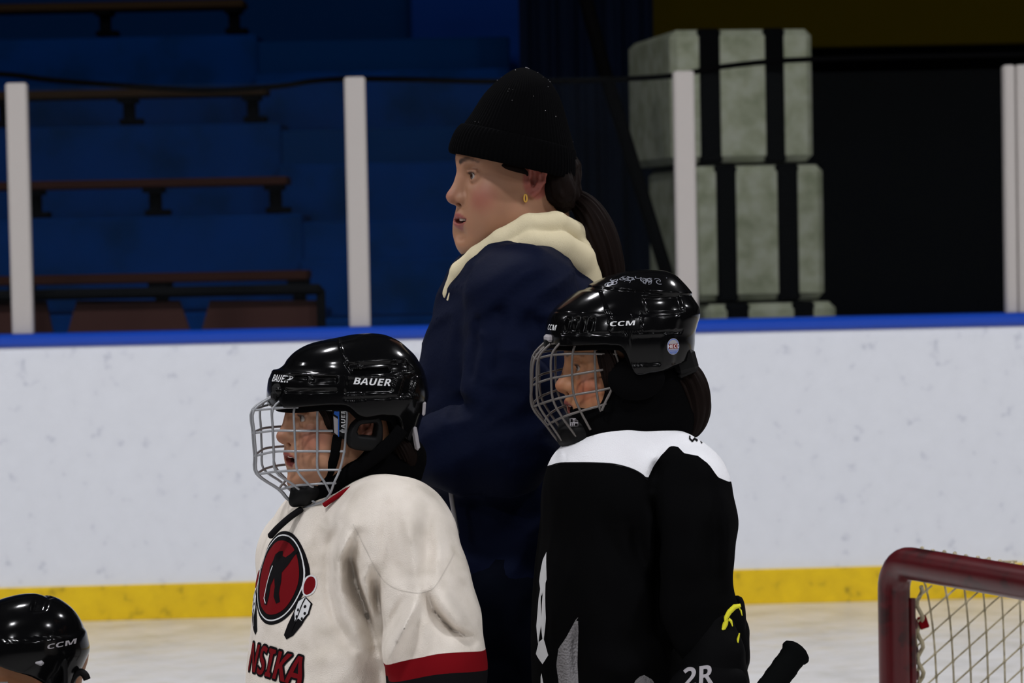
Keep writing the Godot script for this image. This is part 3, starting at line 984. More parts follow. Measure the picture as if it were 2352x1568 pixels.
func skin_paint(tr: Transform3D, sc: float, w: Dictionary, no: FastNoiseLite) -> Callable:
	var inv := Transform3D(tr.basis * Basis.from_scale(Vector3(sc, sc * w.get("tall", 1.0), sc)), tr.origin).affine_inverse()
	var base: Color = w.skin
	var blush: Color = w.blush
	var lip: Color = w.lip
	var brow: Color = w.brow
	var open: float = w.get("open", 0.0)
	return func(pw: Vector3) -> Color:
		var p := inv * pw
		var az := absf(p.z)
		var c := base
		var g := no.get_noise_3d(p.x * 900.0, p.y * 900.0, p.z * 900.0)
		c = c.lerp(base * 0.8, clampf(g * 0.35, 0.0, 0.3))
		# ruddy cheeks, nose tip, ears
		var d := Vector3(p.x + 0.066, (p.y + 0.022) * 1.0, az - 0.046).length()
		c = c.lerp(blush, 0.95 * (1.0 - smoothstep(0.008, 0.036, d + g * 0.006)))
		d = Vector3(p.x + 0.112, p.y + 0.018, p.z).length()
		c = c.lerp(blush, 0.35 * (1.0 - smoothstep(0.004, 0.018, d)))
		if az > 0.066:
			c = c.lerp(blush, 0.8 * (1.0 - smoothstep(0.022, 0.027, Vector2(p.x - 0.014, (p.y - 0.006) * 0.85).length())))
		# lips
		var lx := clampf(az / 0.027, 0.0, 1.0)
		var lipmid := -0.0522
		var up := lerpf(-0.0415, lipmid + 0.0015, lx * lx)
		var dn := lerpf(-0.0685, lipmid - 0.0015, lx * lx)
		if p.x < -0.077 and az < 0.028:
			var inside := minf(up - p.y, p.y - dn)
			c = c.lerp(lip, smoothstep(-0.001, 0.0015, inside))
			if p.x > -0.0935 + az * 0.35 and absf(p.y + 0.053 + open * 0.0018) < 0.0016 + open * 0.0042:
				c = Color(0.05, 0.012, 0.01)
		# brows, lash line and the dark of the nostrils
		var bx := clampf((az - 0.013) / 0.036, 0.0, 1.0)
		var by := 0.0335 + 0.0065 * sin(bx * 2.2) - 0.006 * bx * bx
		var bw := lerpf(0.0040, 0.0020, bx)
		if az > 0.009 and az < 0.053 and p.x < -0.045:
			c = c.lerp(brow, (1.0 - smoothstep(bw * 0.6, bw * 1.3, absf(p.y - by))) * (1.0 - 0.45 * bx))
		var ex := (az - 0.032) / 0.0135
		if absf(ex) < 0.98 and p.x < -0.06:
			var ly := 0.0120 + 0.0046 * sqrt(maxf(0.0, 1.0 - ex * ex * 0.8)) 
			c = c.lerp(brow, (1.0 - smoothstep(0.0014, 0.0036, absf(p.y - ly))) * clampf(1.8 * (1.0 - ex * ex), 0.0, 1.0))
		return c

func eyes(tr: Transform3D, sc: float, parent: Node, look: Vector3, tall := 1.0) -> void:
	# two eyeballs with iris, set behind the lids
	var t := Transform3D(tr.basis * Basis.from_scale(Vector3(sc, sc * tall, sc)), tr.origin)
	for s in [-1.0, 1.0]:
		var ce := Vector3(-0.0755, 0.012, s * 0.0315)
		var d := (tr.basis * look).normalized()
		var mb := MB.new().ball(t * ce, Vector3.ONE * 0.0131 * sc, Basis.IDENTITY, 48, 32)
		for i in mb.v.size():
			var a := mb.n[i].angle_to(d)
			mb.c[i] = Color(0.30, 0.27, 0.25).lerp(Color(0.030, 0.014, 0.008), 1.0 - smoothstep(0.46, 0.54, a)).lerp(Color(0.002, 0.002, 0.002), 1.0 - smoothstep(0.18, 0.24, a))
		part("eye", mb, M.eye, parent, "dark brown eye")

func teeth(tr: Transform3D, sc: float, parent: Node, drop := 0.0, tall := 1.0) -> void:
	var t := Transform3D(tr.basis * Basis.from_scale(Vector3(sc, sc * tall, sc)), tr.origin)
	var row := MB.new()
	for i in 8:
		var a := (i - 3.5) * 0.19
		var p := Vector3(-0.0945 + (1.0 - cos(a)) * 0.030, -0.0515 + drop, sin(a) * 0.024)
		row.box(t * p, Vector3(0.004, 0.0075, 0.0043) * sc, 0.0012 * sc, (t.basis * Basis(Vector3.UP, a)).orthonormalized())
	part("teeth", row, M.teeth, parent, "upper teeth")

func people() -> void:
	coach()
	player_white()
	player_black()
	small_player()

func noise3(sd: int, fr: float, oct := 3) -> FastNoiseLite:
	var no := FastNoiseLite.new()
	no.seed = sd
	no.frequency = fr
	no.fractal_octaves = oct
	return no

func coach() -> void:
	var b := Vector3(0.0091, 0, -4.33)
	var t := thing("person", "person in a black beanie and navy jacket with a cream hood, facing left", "person", b, "")
	var no := noise3(4, 0.01)
	var yaw := deg_to_rad(20)
	var tr := Transform3D(Basis(Vector3.UP, yaw) * Basis(Vector3.BACK, deg_to_rad(-1)), Vector3(-0.0017, 1.607, 0))
	var sc := 0.90
	var w := {"tall": 1.13, "skin": Color(0.33, 0.165, 0.098), "blush": Color(0.28, 0.065, 0.055), "lip": Color(0.27, 0.075, 0.065), "brow": Color(0.045, 0.024, 0.017), "nose": 0.85, "full": 1.2, "open": 0.45, "neck": Vector3(0.075, -0.2, 0),
		"more": [[1, Vector3(-0.0497, 1.5342, 0), Vector3(0.040, 0.026, 0.040), 0.0, 0.0], [0, Vector3(0.0114, 1.5961, 0), Vector3(0.0254, 1.4628, 0), 0.056, 0.006]]}
	var f := head_field(tr, sc, w)
	var lo := Vector3(-0.1281, 1.4631, -0.14)
	var hi := Vector3(0.0958, 1.6636, 0.14)
	lo.z = -0.13; hi.z = 0.13
	part("body", f.mesh(lo, hi, 0.0026, skin_paint(tr, sc, w, no)), M.skin, t, "bare face and neck")
	eyes(tr, sc, t, Vector3(-1, 0.0, 0.0), 1.13)
	teeth(tr, sc, t, 0.0005, 1.13)
	# hoop earring in the near lobe
	var ring := []
	for i in 17:
		var a := TAU * i / 16.0
		ring.append(Vector3(0.0155, 1.5855, 0.069) + Vector3(sin(a) * 0.0022, cos(a) * 0.0055, cos(a) * 0.001))
	part("earring", MB.new().tube(ring, 0.0013, 8, false), M.gold, t, "small gold hoop earring")
	# beanie: a crown of ribbed knit above a turned-up cuff
	var crown := [[Vector3(-0.0855, 1.6711, 0), Vector3(0.093, 1.6178, 0), 0.103], [Vector3(-0.0783, 1.6962, 0), Vector3(0.0918, 1.6576, 0), 0.104], [Vector3(-0.0626, 1.7184, 0), Vector3(0.0851, 1.6876, 0), 0.100], [Vector3(-0.0468, 1.742, 0), Vector3(0.0789, 1.7129, 0), 0.092], [Vector3(-0.0318, 1.7582, 0), Vector3(0.0714, 1.737, 0), 0.080], [Vector3(-0.017, 1.7705, 0), Vector3(0.0598, 1.7584, 0), 0.062], [Vector3(-0.0035, 1.7795, 0), Vector3(0.0468, 1.7712, 0), 0.042], [Vector3(0.0072, 1.7839, 0), Vector3(0.0337, 1.7794, 0), 0.022], [Vector3(0.0185, 1.785, 0), Vector3(0.0212, 1.7843, 0), 0.002]]
	part("beanie", knit_tube(crown, 84, 0.0011, 8), M.knit, t, "black ribbed knit beanie")
	var cuff := [[Vector3(-0.0883, 1.6646, 0), Vector3(0.0864, 1.6186, 0), 0.098], [Vector3(-0.0964, 1.6568, 0), Vector3(0.0909, 1.6112, 0), 0.105], [Vector3(-0.0996, 1.6635, 0), Vector3(0.0944, 1.6184, 0), 0.109], [Vector3(-0.096, 1.6767, 0), Vector3(0.0953, 1.631, 0), 0.111], [Vector3(-0.089, 1.6911, 0), Vector3(0.0943, 1.6489, 0), 0.110], [Vector3(-0.0802, 1.7009, 0), Vector3(0.0925, 1.6583, 0), 0.107], [Vector3(-0.0742, 1.7014, 0), Vector3(0.0885, 1.6597, 0), 0.102]]
	part("beanie_cuff", knit_tube(cuff, 84, 0.0016, 6), M.knit, t, "turned-up black cuff")
	var lint := MB.new()
	var rng := RandomNumberGenerator.new()
	rng.seed = 12
	var crown_mb: MB = knit_tube(crown, 84, 0.0011, 8)
	for i in 46:
		var k := rng.randi_range(0, crown_mb.v.size() - 1)
		lint.ball(crown_mb.v[k] + crown_mb.n[k] * 0.0006, Vector3.ONE * rng.randf_range(0.0003, 0.0008), Basis.IDENTITY, 6, 4)
	var li := part("lint", lint, M.print_grey, t, "white lint specks on the knit")
	li.set_meta("kind", "stuff")
	# hair: nape, temple wisp and ponytail
	var h := Field.new()
	h.chain([Vector3(0.0631, 1.6209, 0.045), Vector3(0.0692, 1.5945, 0.043), Vector3(0.0743, 1.5748, 0.03)], [0.020, 0.020, 0.013], 0.02)
	h.chain([Vector3(0.0646, 1.6224, -0.045), Vector3(0.0708, 1.5954, -0.043), Vector3(0.0755, 1.5751, -0.03)], [0.020, 0.020, 0.013], 0.02)
	h.chain([Vector3(0.0652, 1.6216, 0), Vector3(0.074, 1.5975, 0), Vector3(0.0831, 1.5867, 0)], [0.04, 0.026, 0.014], 0.02)
	var hn := noise3(9, 1.0, 2)
	h.disp = func(p: Vector3) -> float: return hn.get_noise_3d(p.x * 90.0 + p.y * 40.0, p.y * 16.0, p.z * 130.0) * 0.004
	var hlo := Vector3(0.0279, 1.5425, -0.1)
	var hhi := Vector3(0.1062, 1.6451, 0.1)
	hlo.z = -0.09; hhi.z = 0.09
	part("hair", h.mesh(hlo, hhi, 0.004), M.hair, t, "dark brown hair at the nape")
	part("ponytail", strands([Vector3(0.0779, 1.5915, 0), Vector3(0.0963, 1.5798, 0), Vector3(0.1118, 1.5609, 0.005), Vector3(0.1243, 1.5308, 0.012), Vector3(0.1341, 1.4941, 0.016), Vector3(0.1395, 1.4574, 0.012), Vector3(0.1356, 1.4208, 0.008)], [0.010, 0.017, 0.022, 0.026, 0.026, 0.022, 0.012], 3), M.hair, t, "dark brown ponytail")
	part("hair_tie", MB.new().tube([Vector3(0.0807, 1.6014, 0), Vector3(0.0832, 1.5901, 0), Vector3(0.087, 1.58, 0)], [0.014, 0.017, 0.013], 12), M.foam_black, t, "black hair tie")
	part("temple_hair", strands([Vector3(-0.0273, 1.6395, 0.062), Vector3(-0.011, 1.6338, 0.068), Vector3(0.0065, 1.6295, 0.071), Vector3(0.0169, 1.624, 0.071), Vector3(0.0194, 1.6187, 0.071)], [0.002, 0.004, 0.005, 0.003, 0.001], 5), M.hair, t)
	# cream hood lying round the neck
	var d := Field.new()
	for s in [1.0, -1.0]:
		var z0: float = s
		d.chain([Vector3(-0.1015, 1.444, 0) + Vector3(0, 0, 0.045 * s), Vector3(-0.0842, 1.477, 0) + Vector3(0, 0, 0.060 * s), Vector3(-0.0571, 1.4977, 0) + Vector3(0, 0, 0.075 * s), Vector3(-0.02, 1.5216, 0) + Vector3(0, 0, 0.090 * s), Vector3(0.0203, 1.5421, 0) + Vector3(0, 0, 0.092 * s), Vector3(0.0603, 1.5446, 0) + Vector3(0, 0, 0.070 * s), Vector3(0.09, 1.5294, 0) + Vector3(0, 0, 0.02 * s)], [0.012, 0.016, 0.018, 0.019, 0.020, 0.020, 0.020], 0.005)
		d.chain([Vector3(-0.0642, 1.4779, 0) + Vector3(0, 0, 0.085 * s), Vector3(-0.0238, 1.5011, 0) + Vector3(0, 0, 0.104 * s), Vector3(0.0232, 1.5161, 0) + Vector3(0, 0, 0.110 * s), Vector3(0.0664, 1.5112, 0) + Vector3(0, 0, 0.092 * s), Vector3(0.096, 1.4933, 0) + Vector3(0, 0, 0.06 * s), Vector3(0.11, 1.4611, 0) + Vector3(0, 0, 0.03 * s)], [0.008, 0.014, 0.020, 0.023, 0.023, 0.020], 0.005)
	d.chain([Vector3(0.0932, 1.5227, 0), Vector3(0.1061, 1.4978, 0), Vector3(0.1155, 1.4676, 0), Vector3(0.1161, 1.4277, 0)], [0.018, 0.020, 0.022, 0.014], 0.012)
	d.chain([Vector3(0.075, 1.4891, 0.045), Vector3(0.101, 1.4621, 0.04), Vector3(0.1115, 1.4283, 0.02)], [0.022, 0.024, 0.02], 0.008)
	d.chain([Vector3(0.0923, 1.5176, 0.035), Vector3(0.1034, 1.5068, 0.03), Vector3(0.1059, 1.4948, 0.028)], [0.012, 0.013, 0.010], 0.005)
	var dlo := Vector3(-0.119, 1.4057, 0)
	var dhi := Vector3(0.1507, 1.5734, 0)
	dlo.z = -0.15; dhi.z = 0.15
	part("hood", d.mesh(dlo, dhi, 0.0045), M.cream, t, "cream fleece hood")
	part("drawstring", MB.new().tube(smooth_pts([Vector3(-0.0885, 1.4664, 0.066), Vector3(-0.0967, 1.4521, 0.066), Vector3(-0.1037, 1.4338, 0.064)], 4), 0.0032, 8), M.cream, t)
	# navy jacket: trunk, both sleeves
	var j := Field.new()
	j.ell(Vector3(0.0105, 1.3831, 0), Vector3(0.125, 0.155, 0.19), 0.05)
	j.ell(Vector3(0.0016, 1.2697, 0), Vector3(0.145, 0.20, 0.185), 0.05)
	j.ell(Vector3(-0.0178, 1.1362, 0), Vector3(0.135, 0.20, 0.18), 0.05)
	j.ell(Vector3(-0.0186, 1.0288, 0), Vector3(0.142, 0.12, 0.185), 0.05)
	j.cap(Vector3(-0.0452, 1.4309, 0), Vector3(-0.0877, 1.2928, 0.02), 0.06, 0.06, 0.05)
	for s in [1.0, -1.0]:
		j.cap(Vector3(-0.0045, 1.4634, 0) + Vector3(0, 0, 0.07 * s), Vector3(0.0115, 1.4298, 0) + Vector3(0, 0, 0.165 * s), 0.055, 0.078, 0.05)
		j.chain([Vector3(0.0081, 1.4298, 0) + Vector3(0, 0, 0.165 * s), Vector3(-0.002, 1.3232, 0) + Vector3(0, 0, 0.20 * s), Vector3(-0.0145, 1.2332, 0) + Vector3(0, 0, 0.21 * s)], [0.080, 0.076, 0.070], 0.025)
		j.chain([Vector3(-0.0194, 1.2233, 0) + Vector3(0, 0, 0.21 * s), Vector3(-0.0896, 1.2167, 0) + Vector3(0, 0, 0.185 * s), Vector3(-0.1532, 1.2092, 0) + Vector3(0, 0, 0.12 * s)], [0.072, 0.060, 0.048], 0.02)
	# creases at the elbow and armpit
	for cr in [[Vector3(-0.0738, 1.3044, 0.27), Vector3(-0.0458, 1.2922, 0.285), Vector3(-0.0085, 1.2852, 0.285)], [Vector3(-0.0767, 1.3258, 0.26), Vector3(-0.0393, 1.3074, 0.28), Vector3(0.0043, 1.3037, 0.285)], [Vector3(-0.0587, 1.2734, 0.28), Vector3(-0.0215, 1.2608, 0.29), Vector3(0.0224, 1.2686, 0.28)], [Vector3(-0.0598, 1.4056, 0.22), Vector3(-0.073, 1.3685, 0.235), Vector3(-0.0756, 1.331, 0.24)], [Vector3(-0.0247, 1.4184, 0.245), Vector3(-0.038, 1.3755, 0.265), Vector3(-0.0419, 1.3381, 0.268)], [Vector3(0.0255, 1.4113, 0.25), Vector3(0.037, 1.3675, 0.262), Vector3(0.049, 1.329, 0.25)]]:
		j.chain(cr, [0.003, 0.007, 0.003], 0.02, -1)
	var jn := noise3(22, 1.0, 2)
	j.disp = func(p: Vector3) -> float:
		var r := jn.get_noise_3d(p.x * 5.0 + p.y * 3.0, p.y * 9.0 - p.x * 5.0, p.z * 4.0)
		return (absf(r) - 0.25) * 0.016
	j.reach = 0.01
	var jlo := Vector3(-0.2031, 0.9114, 0)
	var jhi := Vector3(0.1563, 1.5134, 0)
	jlo.z = -0.33; jhi.z = 0.33
	var jm := j.mesh(jlo, jhi, 0.008)
	part("jacket", jm, M.navy, t, "navy zipped jacket with creased sleeves")
	part("jacket_piping", MB.new().tube(smooth_pts([Vector3(-0.105, 1.1735, 0.17), Vector3(-0.1029, 1.1479, 0.172), Vector3(-0.0996, 1.1221, 0.172), Vector3(-0.0957, 1.0928, 0.17)], 4), 0.0035, 6), M.piping, t, "grey piping on the jacket front")
	part("zip_pull", MB.new().tube([Vector3(-0.1278, 1.3638, 0.03), Vector3(-0.1304, 1.3568, 0.035), Vector3(-0.1319, 1.3476, 0.035)], [0.002, 0.004, 0.002], 6), M.piping, t)
	# hands held together in front
	for s in [1.0, -1.0]:
		part("hand", hand(Vector3(-0.1579, 1.2087, 0) + Vector3(0, 0, 0.11 * s), Vector3(-0.8, -0.1, -0.5 * s).normalized(), Vector3(0, 1, 0), s, w.skin), M.skin, t)
	# trousers and skates
	var l := Field.new()
	l.ell(Vector3(-0.0167, 1.022, 0), Vector3(0.13, 0.16, 0.17), 0.05)
	for s in [1.0, -1.0]:
		l.chain([Vector3(-0.0206, 0.9952, 0) + Vector3(0, 0, 0.085 * s), Vector3(-0.015, 0.52, 0.10 * s), Vector3(0.01, 0.14, 0.11 * s)], [0.105, 0.078, 0.062], 0.04)
	l.disp = func(p: Vector3) -> float: return (absf(jn.get_noise_3d(p.x * 12.0, p.y * 9.0, p.z * 12.0)) - 0.25) * 0.014
	part("trousers", l.mesh(Vector3(-0.26, 0.1, -0.28), Vector3(0.26, 1.02, 0.28), 0.012), M.pants_navy, t, "dark navy trousers")
	for s in [1.0, -1.0]: skate(t, Vector3(0.0, 0, 0.11 * s), 1.0)

func knit_tube(rings: Array, ribs: int, depth: float, per: int) -> MB:
	# rings: [front point, back point, half width]; ribs run up the tube
	var fr := []
	var bk := []
	var hw := []
	for r in rings:
		fr.append(r[0]); bk.append(r[1]); hw.append(Vector2(r[2], 0))
	fr = smooth_pts(fr, 5); bk = smooth_pts(bk, 5); hw = smooth_pts(hw, 5)
	var nu := ribs * per
	return MB.new().grid(nu, fr.size(), func(i, j):
		var a: float = TAU * i / nu
		var ce: Vector3 = (fr[j] + bk[j]) * 0.5
		var ax: Vector3 = (bk[j] - fr[j]) * 0.5
		var rib := depth * (absf(sin(a * ribs * 0.5)) - 0.5)
		var dz: float = hw[j].x
		var q := minf(1.0, dz / 0.03)
		return ce + ax * cos(a) * (1.0 + rib * q / maxf(ax.length(), 0.004)) + Vector3(0, 0, dz + rib * q) * sin(a), true, true)

func strands(path: Array, rad: Array, sd: int) -> MB:
	# lock of hair: a swept body whose section is split into fine ridges that wander along it
	var p := smooth_pts(path, 8)
	var rr := []
	for q in rad: rr.append(Vector2(q, 0))
	rr = smooth_pts(rr, 8)
	var no := noise3(sd, 1.0, 2)
	var nu := 72
	return MB.new().grid(nu, p.size(), func(i, j):
		var t: Vector3 = (p[mini(j + 1, p.size() - 1)] - p[maxi(j - 1, 0)]).normalized()
		var a := Vector3.BACK - t * t.z
		a = a.normalized()
		var bb := t.cross(a)
		var w: float = TAU * i / nu
		var ridge := 1.0 + 0.16 * no.get_noise_2d(cos(w) * 4.0 + j * 0.015, sin(w) * 4.0 + 7.0) + 0.06 * sin(w * 18.0 + j * 0.12)
		return p[j] + (a * cos(w) + bb * sin(w)) * rr[j].x * ridge, true)

func hand(at: Vector3, dir: Vector3, up: Vector3, side: float, skin: Color) -> MB:
	# loosely curled hand: palm, four fingers of unequal length, thumb from the side of the palm
	var f := Field.new()
	var x := dir
	var z := dir.cross(up).normalized() * side
	var y := up
	f.ell(at + x * 0.045, Vector3(0.048, 0.014, 0.038), 0.01, 1, Basis(x, y, z))
	f.cap(at - x * 0.02, at + x * 0.02, 0.026, 0.026, 0.02)
	var len_ := [0.040, 0.045, 0.042, 0.033]
	for i in 4:
		var r := at + x * 0.085 + z * (0.028 - i * 0.019)
		var k: float = len_[i]
		var k1 := r + (x * 0.8 - y * 0.45).normalized() * k
		var k2 := k1 + (x * 0.25 - y * 0.97).normalized() * k * 0.65
		f.chain([r - x * 0.02, r, k1, k2, k2 + (-x * 0.5 - y * 0.8).normalized() * k * 0.5], [0.010, 0.0098, 0.0088, 0.0080, 0.0072], 0.003)
	f.chain([at + x * 0.02 + z * 0.03, at + x * 0.045 + z * 0.05 - y * 0.012, at + x * 0.075 + z * 0.052 - y * 0.02], [0.013, 0.0105, 0.0085], 0.006)
	return f.mesh(at - Vector3.ONE * 0.16, at + Vector3.ONE * 0.16, 0.005, func(_p): return skin)

func skate(t: Node, at: Vector3, sc: float) -> void:
	var f := Field.new()
	f.chain([at + Vector3(0.02, 0.24, 0) * sc, at + Vector3(0.02, 0.12, 0) * sc, at + Vector3(-0.06, 0.085, 0) * sc, at + Vector3(-0.15, 0.075, 0) * sc], [0.05 * sc, 0.045 * sc, 0.042 * sc, 0.034 * sc], 0.03)
	var s := part("skate", f.mesh(at + Vector3(-0.22, 0.03, -0.08) * sc, at + Vector3(0.12, 0.32, 0.08) * sc, 0.008), M.matte_black, t, "black skate")
	part("blade", MB.new().box(at + Vector3(-0.05, 0.020, 0) * sc, Vector3(0.27 * sc, 0.036 * sc, 0.004), 0.001).box(at + Vector3(0.03, 0.045, 0) * sc, Vector3(0.03, 0.04, 0.012) * sc, 0.002).box(at + Vector3(-0.13, 0.045, 0) * sc, Vector3(0.03, 0.04, 0.012) * sc, 0.002), M.wire, s)

# ---------------------------------------------------------------- folds of cloth, as a relief map over x and y
class Folds:
	var lo: Vector2
	var cell := 0.003
	var nx := 0
	var ny := 0
	var h := PackedFloat32Array()
	func _init(a: Vector2, b: Vector2) -> void:
		lo = a.min(b)
		var hi := a.max(b)
		nx = int((hi.x - lo.x) / cell) + 2
		ny = int((hi.y - lo.y) / cell) + 2
		h.resize(nx * ny)
	func line(pts: Array, width: float, amp: float) -> void:
		# a ridge (amp > 0) or a furrow (amp < 0) along the points, dying out at both ends
		var total := 0.0
		for i in pts.size() - 1: total += pts[i].distance_to(pts[i + 1])
		var a := Vector2(1e9, 1e9)
		var b := -a
		for p in pts:
			a = a.min(p); b = b.max(p)
		a -= Vector2.ONE * width * 2.5; b += Vector2.ONE * width * 2.5
		for j in range(maxi(0, int((a.y - lo.y) / cell)), mini(ny - 1, int((b.y - lo.y) / cell)) + 1):
			for i in range(maxi(0, int((a.x - lo.x) / cell)), mini(nx - 1, int((b.x - lo.x) / cell)) + 1):
				var q := lo + Vector2(i, j) * cell
				var best := 1e9
				var where := 0.0
				var run := 0.0
				for k in pts.size() - 1:
					var s: Vector2 = pts[k + 1] - pts[k]
					var f := clampf((q - pts[k]).dot(s) / s.length_squared(), 0.0, 1.0)
					var d := q.distance_to(pts[k] + s * f)
					if d < best:
						best = d
						where = run + f * s.length()
					run += s.length()
				if best < width * 2.5:
					var e := sin(clampf(where / total, 0.03, 0.97) * PI)
					h[j * nx + i] += amp * exp(-best * best / (width * width)) * sqrt(e)
	func at(p: Vector3) -> float:
		var fx := (p.x - lo.x) / cell
		var fy := (p.y - lo.y) / cell
		if fx < 0.0 or fy < 0.0 or fx >= nx - 1 or fy >= ny - 1: return 0.0
		var i := int(fx)
		var j := int(fy)
		fx -= i; fy -= j
		var k := j * nx + i
		return lerpf(lerpf(h[k], h[k + 1], fx), lerpf(h[k + nx], h[k + nx + 1], fx), fy)

# ---------------------------------------------------------------- helmets
func helmet_shell(rows: Array, hx: float, psi: float, rim: Array, ex: float, relief: Callable, dz := 0.0, inset := 0.0, nphi := 288, nt := 112) -> MB:
	# rows: [left point, right point, half breadth] from the crown down, as seen from the side; rim: [angle in degrees from the front, height]
	# the helmet faces -x, turned by psi towards +z about the upright line x = hx
	var top: float = rows[0][0].y
	var ta := []
	var tb := []
	var tc := []
	for r in rows:
		var q := sqrt(maxf(0.0, top - r[0].y))
		var half: float = (r[1].x - r[0].x) / 2
		var bb: float = r[2]
		var a := sqrt(maxf(half * half - pow(bb * sin(psi), 2.0), half * half * 0.35)) / cos(psi)
		ta.append(Vector2(q, a)); tb.append(Vector2(q, bb)); tc.append(Vector2(q, ((r[1].x + r[0].x) / 2 - hx) / cos(psi)))
	var c := cos(psi)
	var s := sin(psi)
	var ce_y: float = rows[rows.size() - 1][0].y + 0.03
	return MB.new().grid(nphi, nt, func(i, j):
		var phi: float = TAU * i / nphi
		var bottom := tab(rim, rad_to_deg(absf(wrapf(phi, -PI, PI))))
		var t: float = clampf((j - 3.0) / (nt - 4.0), 0.0, 1.0)
		var qb := sqrt(top - bottom)
		var q := qb * (1.0 - t)
		if j >= nt - 1: q = 0.0005
		var y := top - q * q
		var cp := cos(phi)
		var sp := sin(phi)
		var rr := 1.0 / pow(pow(absf(cp), ex) + pow(absf(sp), ex), 1.0 / ex)
		var x := tab(tc, q) - tab(ta, q) * cp * rr
		var z := tab(tb, q) * sp * rr
		var d := (Vector3(x - tab(tc, q), (y - ce_y) * 0.6, z)).normalized()
		var sx := hx + x * c + absf(z) * s
		var off: float = relief.call(sx, y, absf(z), phi) - inset
		if j < 3:
			off -= [0.012, 0.012, 0.003][j]
			y += [0.02, 0.004, 0.0][j]
		var p := Vector3(x, y, z) + d * off
		return Vector3(hx + p.x * c + p.z * s, p.y, -p.x * s + p.z * c + dz), true, false)

func box_soft(x: float, y: float, x0: float, x1: float, y0: float, y1: float, e: float, slant := 0.0) -> float:
	# 1 inside the slanted box, fading to 0 over e
	var xs := x - (y - (y0 + y1) * 0.5) * slant
	return smoothstep(x0 - e, x0 + e, xs) * (1.0 - smoothstep(x1 - e, x1 + e, xs)) * smoothstep(y0 - e, y0 + e, y) * (1.0 - smoothstep(y1 - e, y1 + e, y))

func cage(parent: Node, cols: Array, o: Vector3, psi: float, wire: Material, r := 0.0017) -> void:
	# cols: [distance from the middle plane, [points down the wire], points past the last cross wire...]; mirrored to the far side
	var c := cos(psi)
	var s := sin(psi)
	var to3 := func(p: Vector3, w: float, m: float) -> Vector3:
		var u := (w * s - (p.x - o.x)) / c
		return o + Vector3(-u * c + m * w * s, p.y - o.y, u * s + m * w * c)
	for m in [1.0, -1.0]:
		for col in cols:
			var pts := []
			for p in col[1]: pts.append(to3.call(p, col[0], m))
			for k in col[2].size(): pts.append(to3.call(col[2][k], col[0] if col.size() < 4 else col[3][k], m))
			part("wire", MB.new().tube(smooth_pts(pts, 4), r, 8), wire, parent)
	var n: int = cols[0][1].size()
	for i in n:
		var pts := []
		for k in cols.size(): pts.append(to3.call(cols[cols.size() - 1 - k][1][i], cols[cols.size() - 1 - k][0], 1.0))
		for k in cols.size(): pts.append(to3.call(cols[k][1][i], cols[k][0], -1.0))
		var sm := smooth_pts(pts, 5)
		for k in sm.size(): sm[k] += Vector3(c, 0, -s) * r * 1.2
		part("wire", MB.new().tube(sm, r, 8), wire, parent)

func plate(pts: Array, o: Vector3, e1: Vector3, e2: Vector3, thick: float) -> MB:
	# flat plate of a convex outline, its front face at o
	var mb := MB.new()
	var n := e1.cross(e2).normalized()
	var t := poly_tris(pts)
	for i in range(0, t.size(), 3):
		var q := []
		for k in 3: q.append(o + e1 * t[i + k].x + e2 * t[i + k].y)
		if (q[1] - q[0]).cross(q[2] - q[0]).dot(n) < 0.0: q = [q[0], q[2], q[1]]
		mb.tri_flat(q[0], q[1], q[2])
		mb.tri_flat(q[0] - n * thick, q[2] - n * thick, q[1] - n * thick)
	var area := 0.0
	for i in pts.size(): area += pts[i].cross(pts[(i + 1) % pts.size()])
	for i in pts.size():
		var a: Vector3 = o + e1 * pts[i].x + e2 * pts[i].y
		var b: Vector3 = o + e1 * pts[(i + 1) % pts.size()].x + e2 * pts[(i + 1) % pts.size()].y
		if area > 0: mb.quad_flat(a - n * thick, b - n * thick, b, a)
		else: mb.quad_flat(b - n * thick, a - n * thick, a, b)
	return mb

func ring_plate(outer: Array, inner: Array, o: Vector3, e1: Vector3, e2: Vector3, thick: float, dome := 0.0) -> MB:
	# plate with a hole: both outlines with the same number of points, rounded over at the rims
	var mb := MB.new()
	var n := e1.cross(e2).normalized()
	var oo := smooth_pts(outer + [outer[0]], 6)
	var ii := smooth_pts(inner + [inner[0]], 6)
	var m := oo.size() - 1
	var prof := [[0.0, -1.0], [-0.02, -0.4], [0.04, 0.0], [0.3, dome], [0.7, dome], [0.94, 0.0], [1.0, -0.5], [1.0, -1.0]]
	return mb.grid(m, prof.size(), func(i, j):
		var p: Vector2 = oo[i].lerp(ii[i], prof[j][0])
		return o + e1 * p.x + e2 * p.y + n * thick * prof[j][1], true)

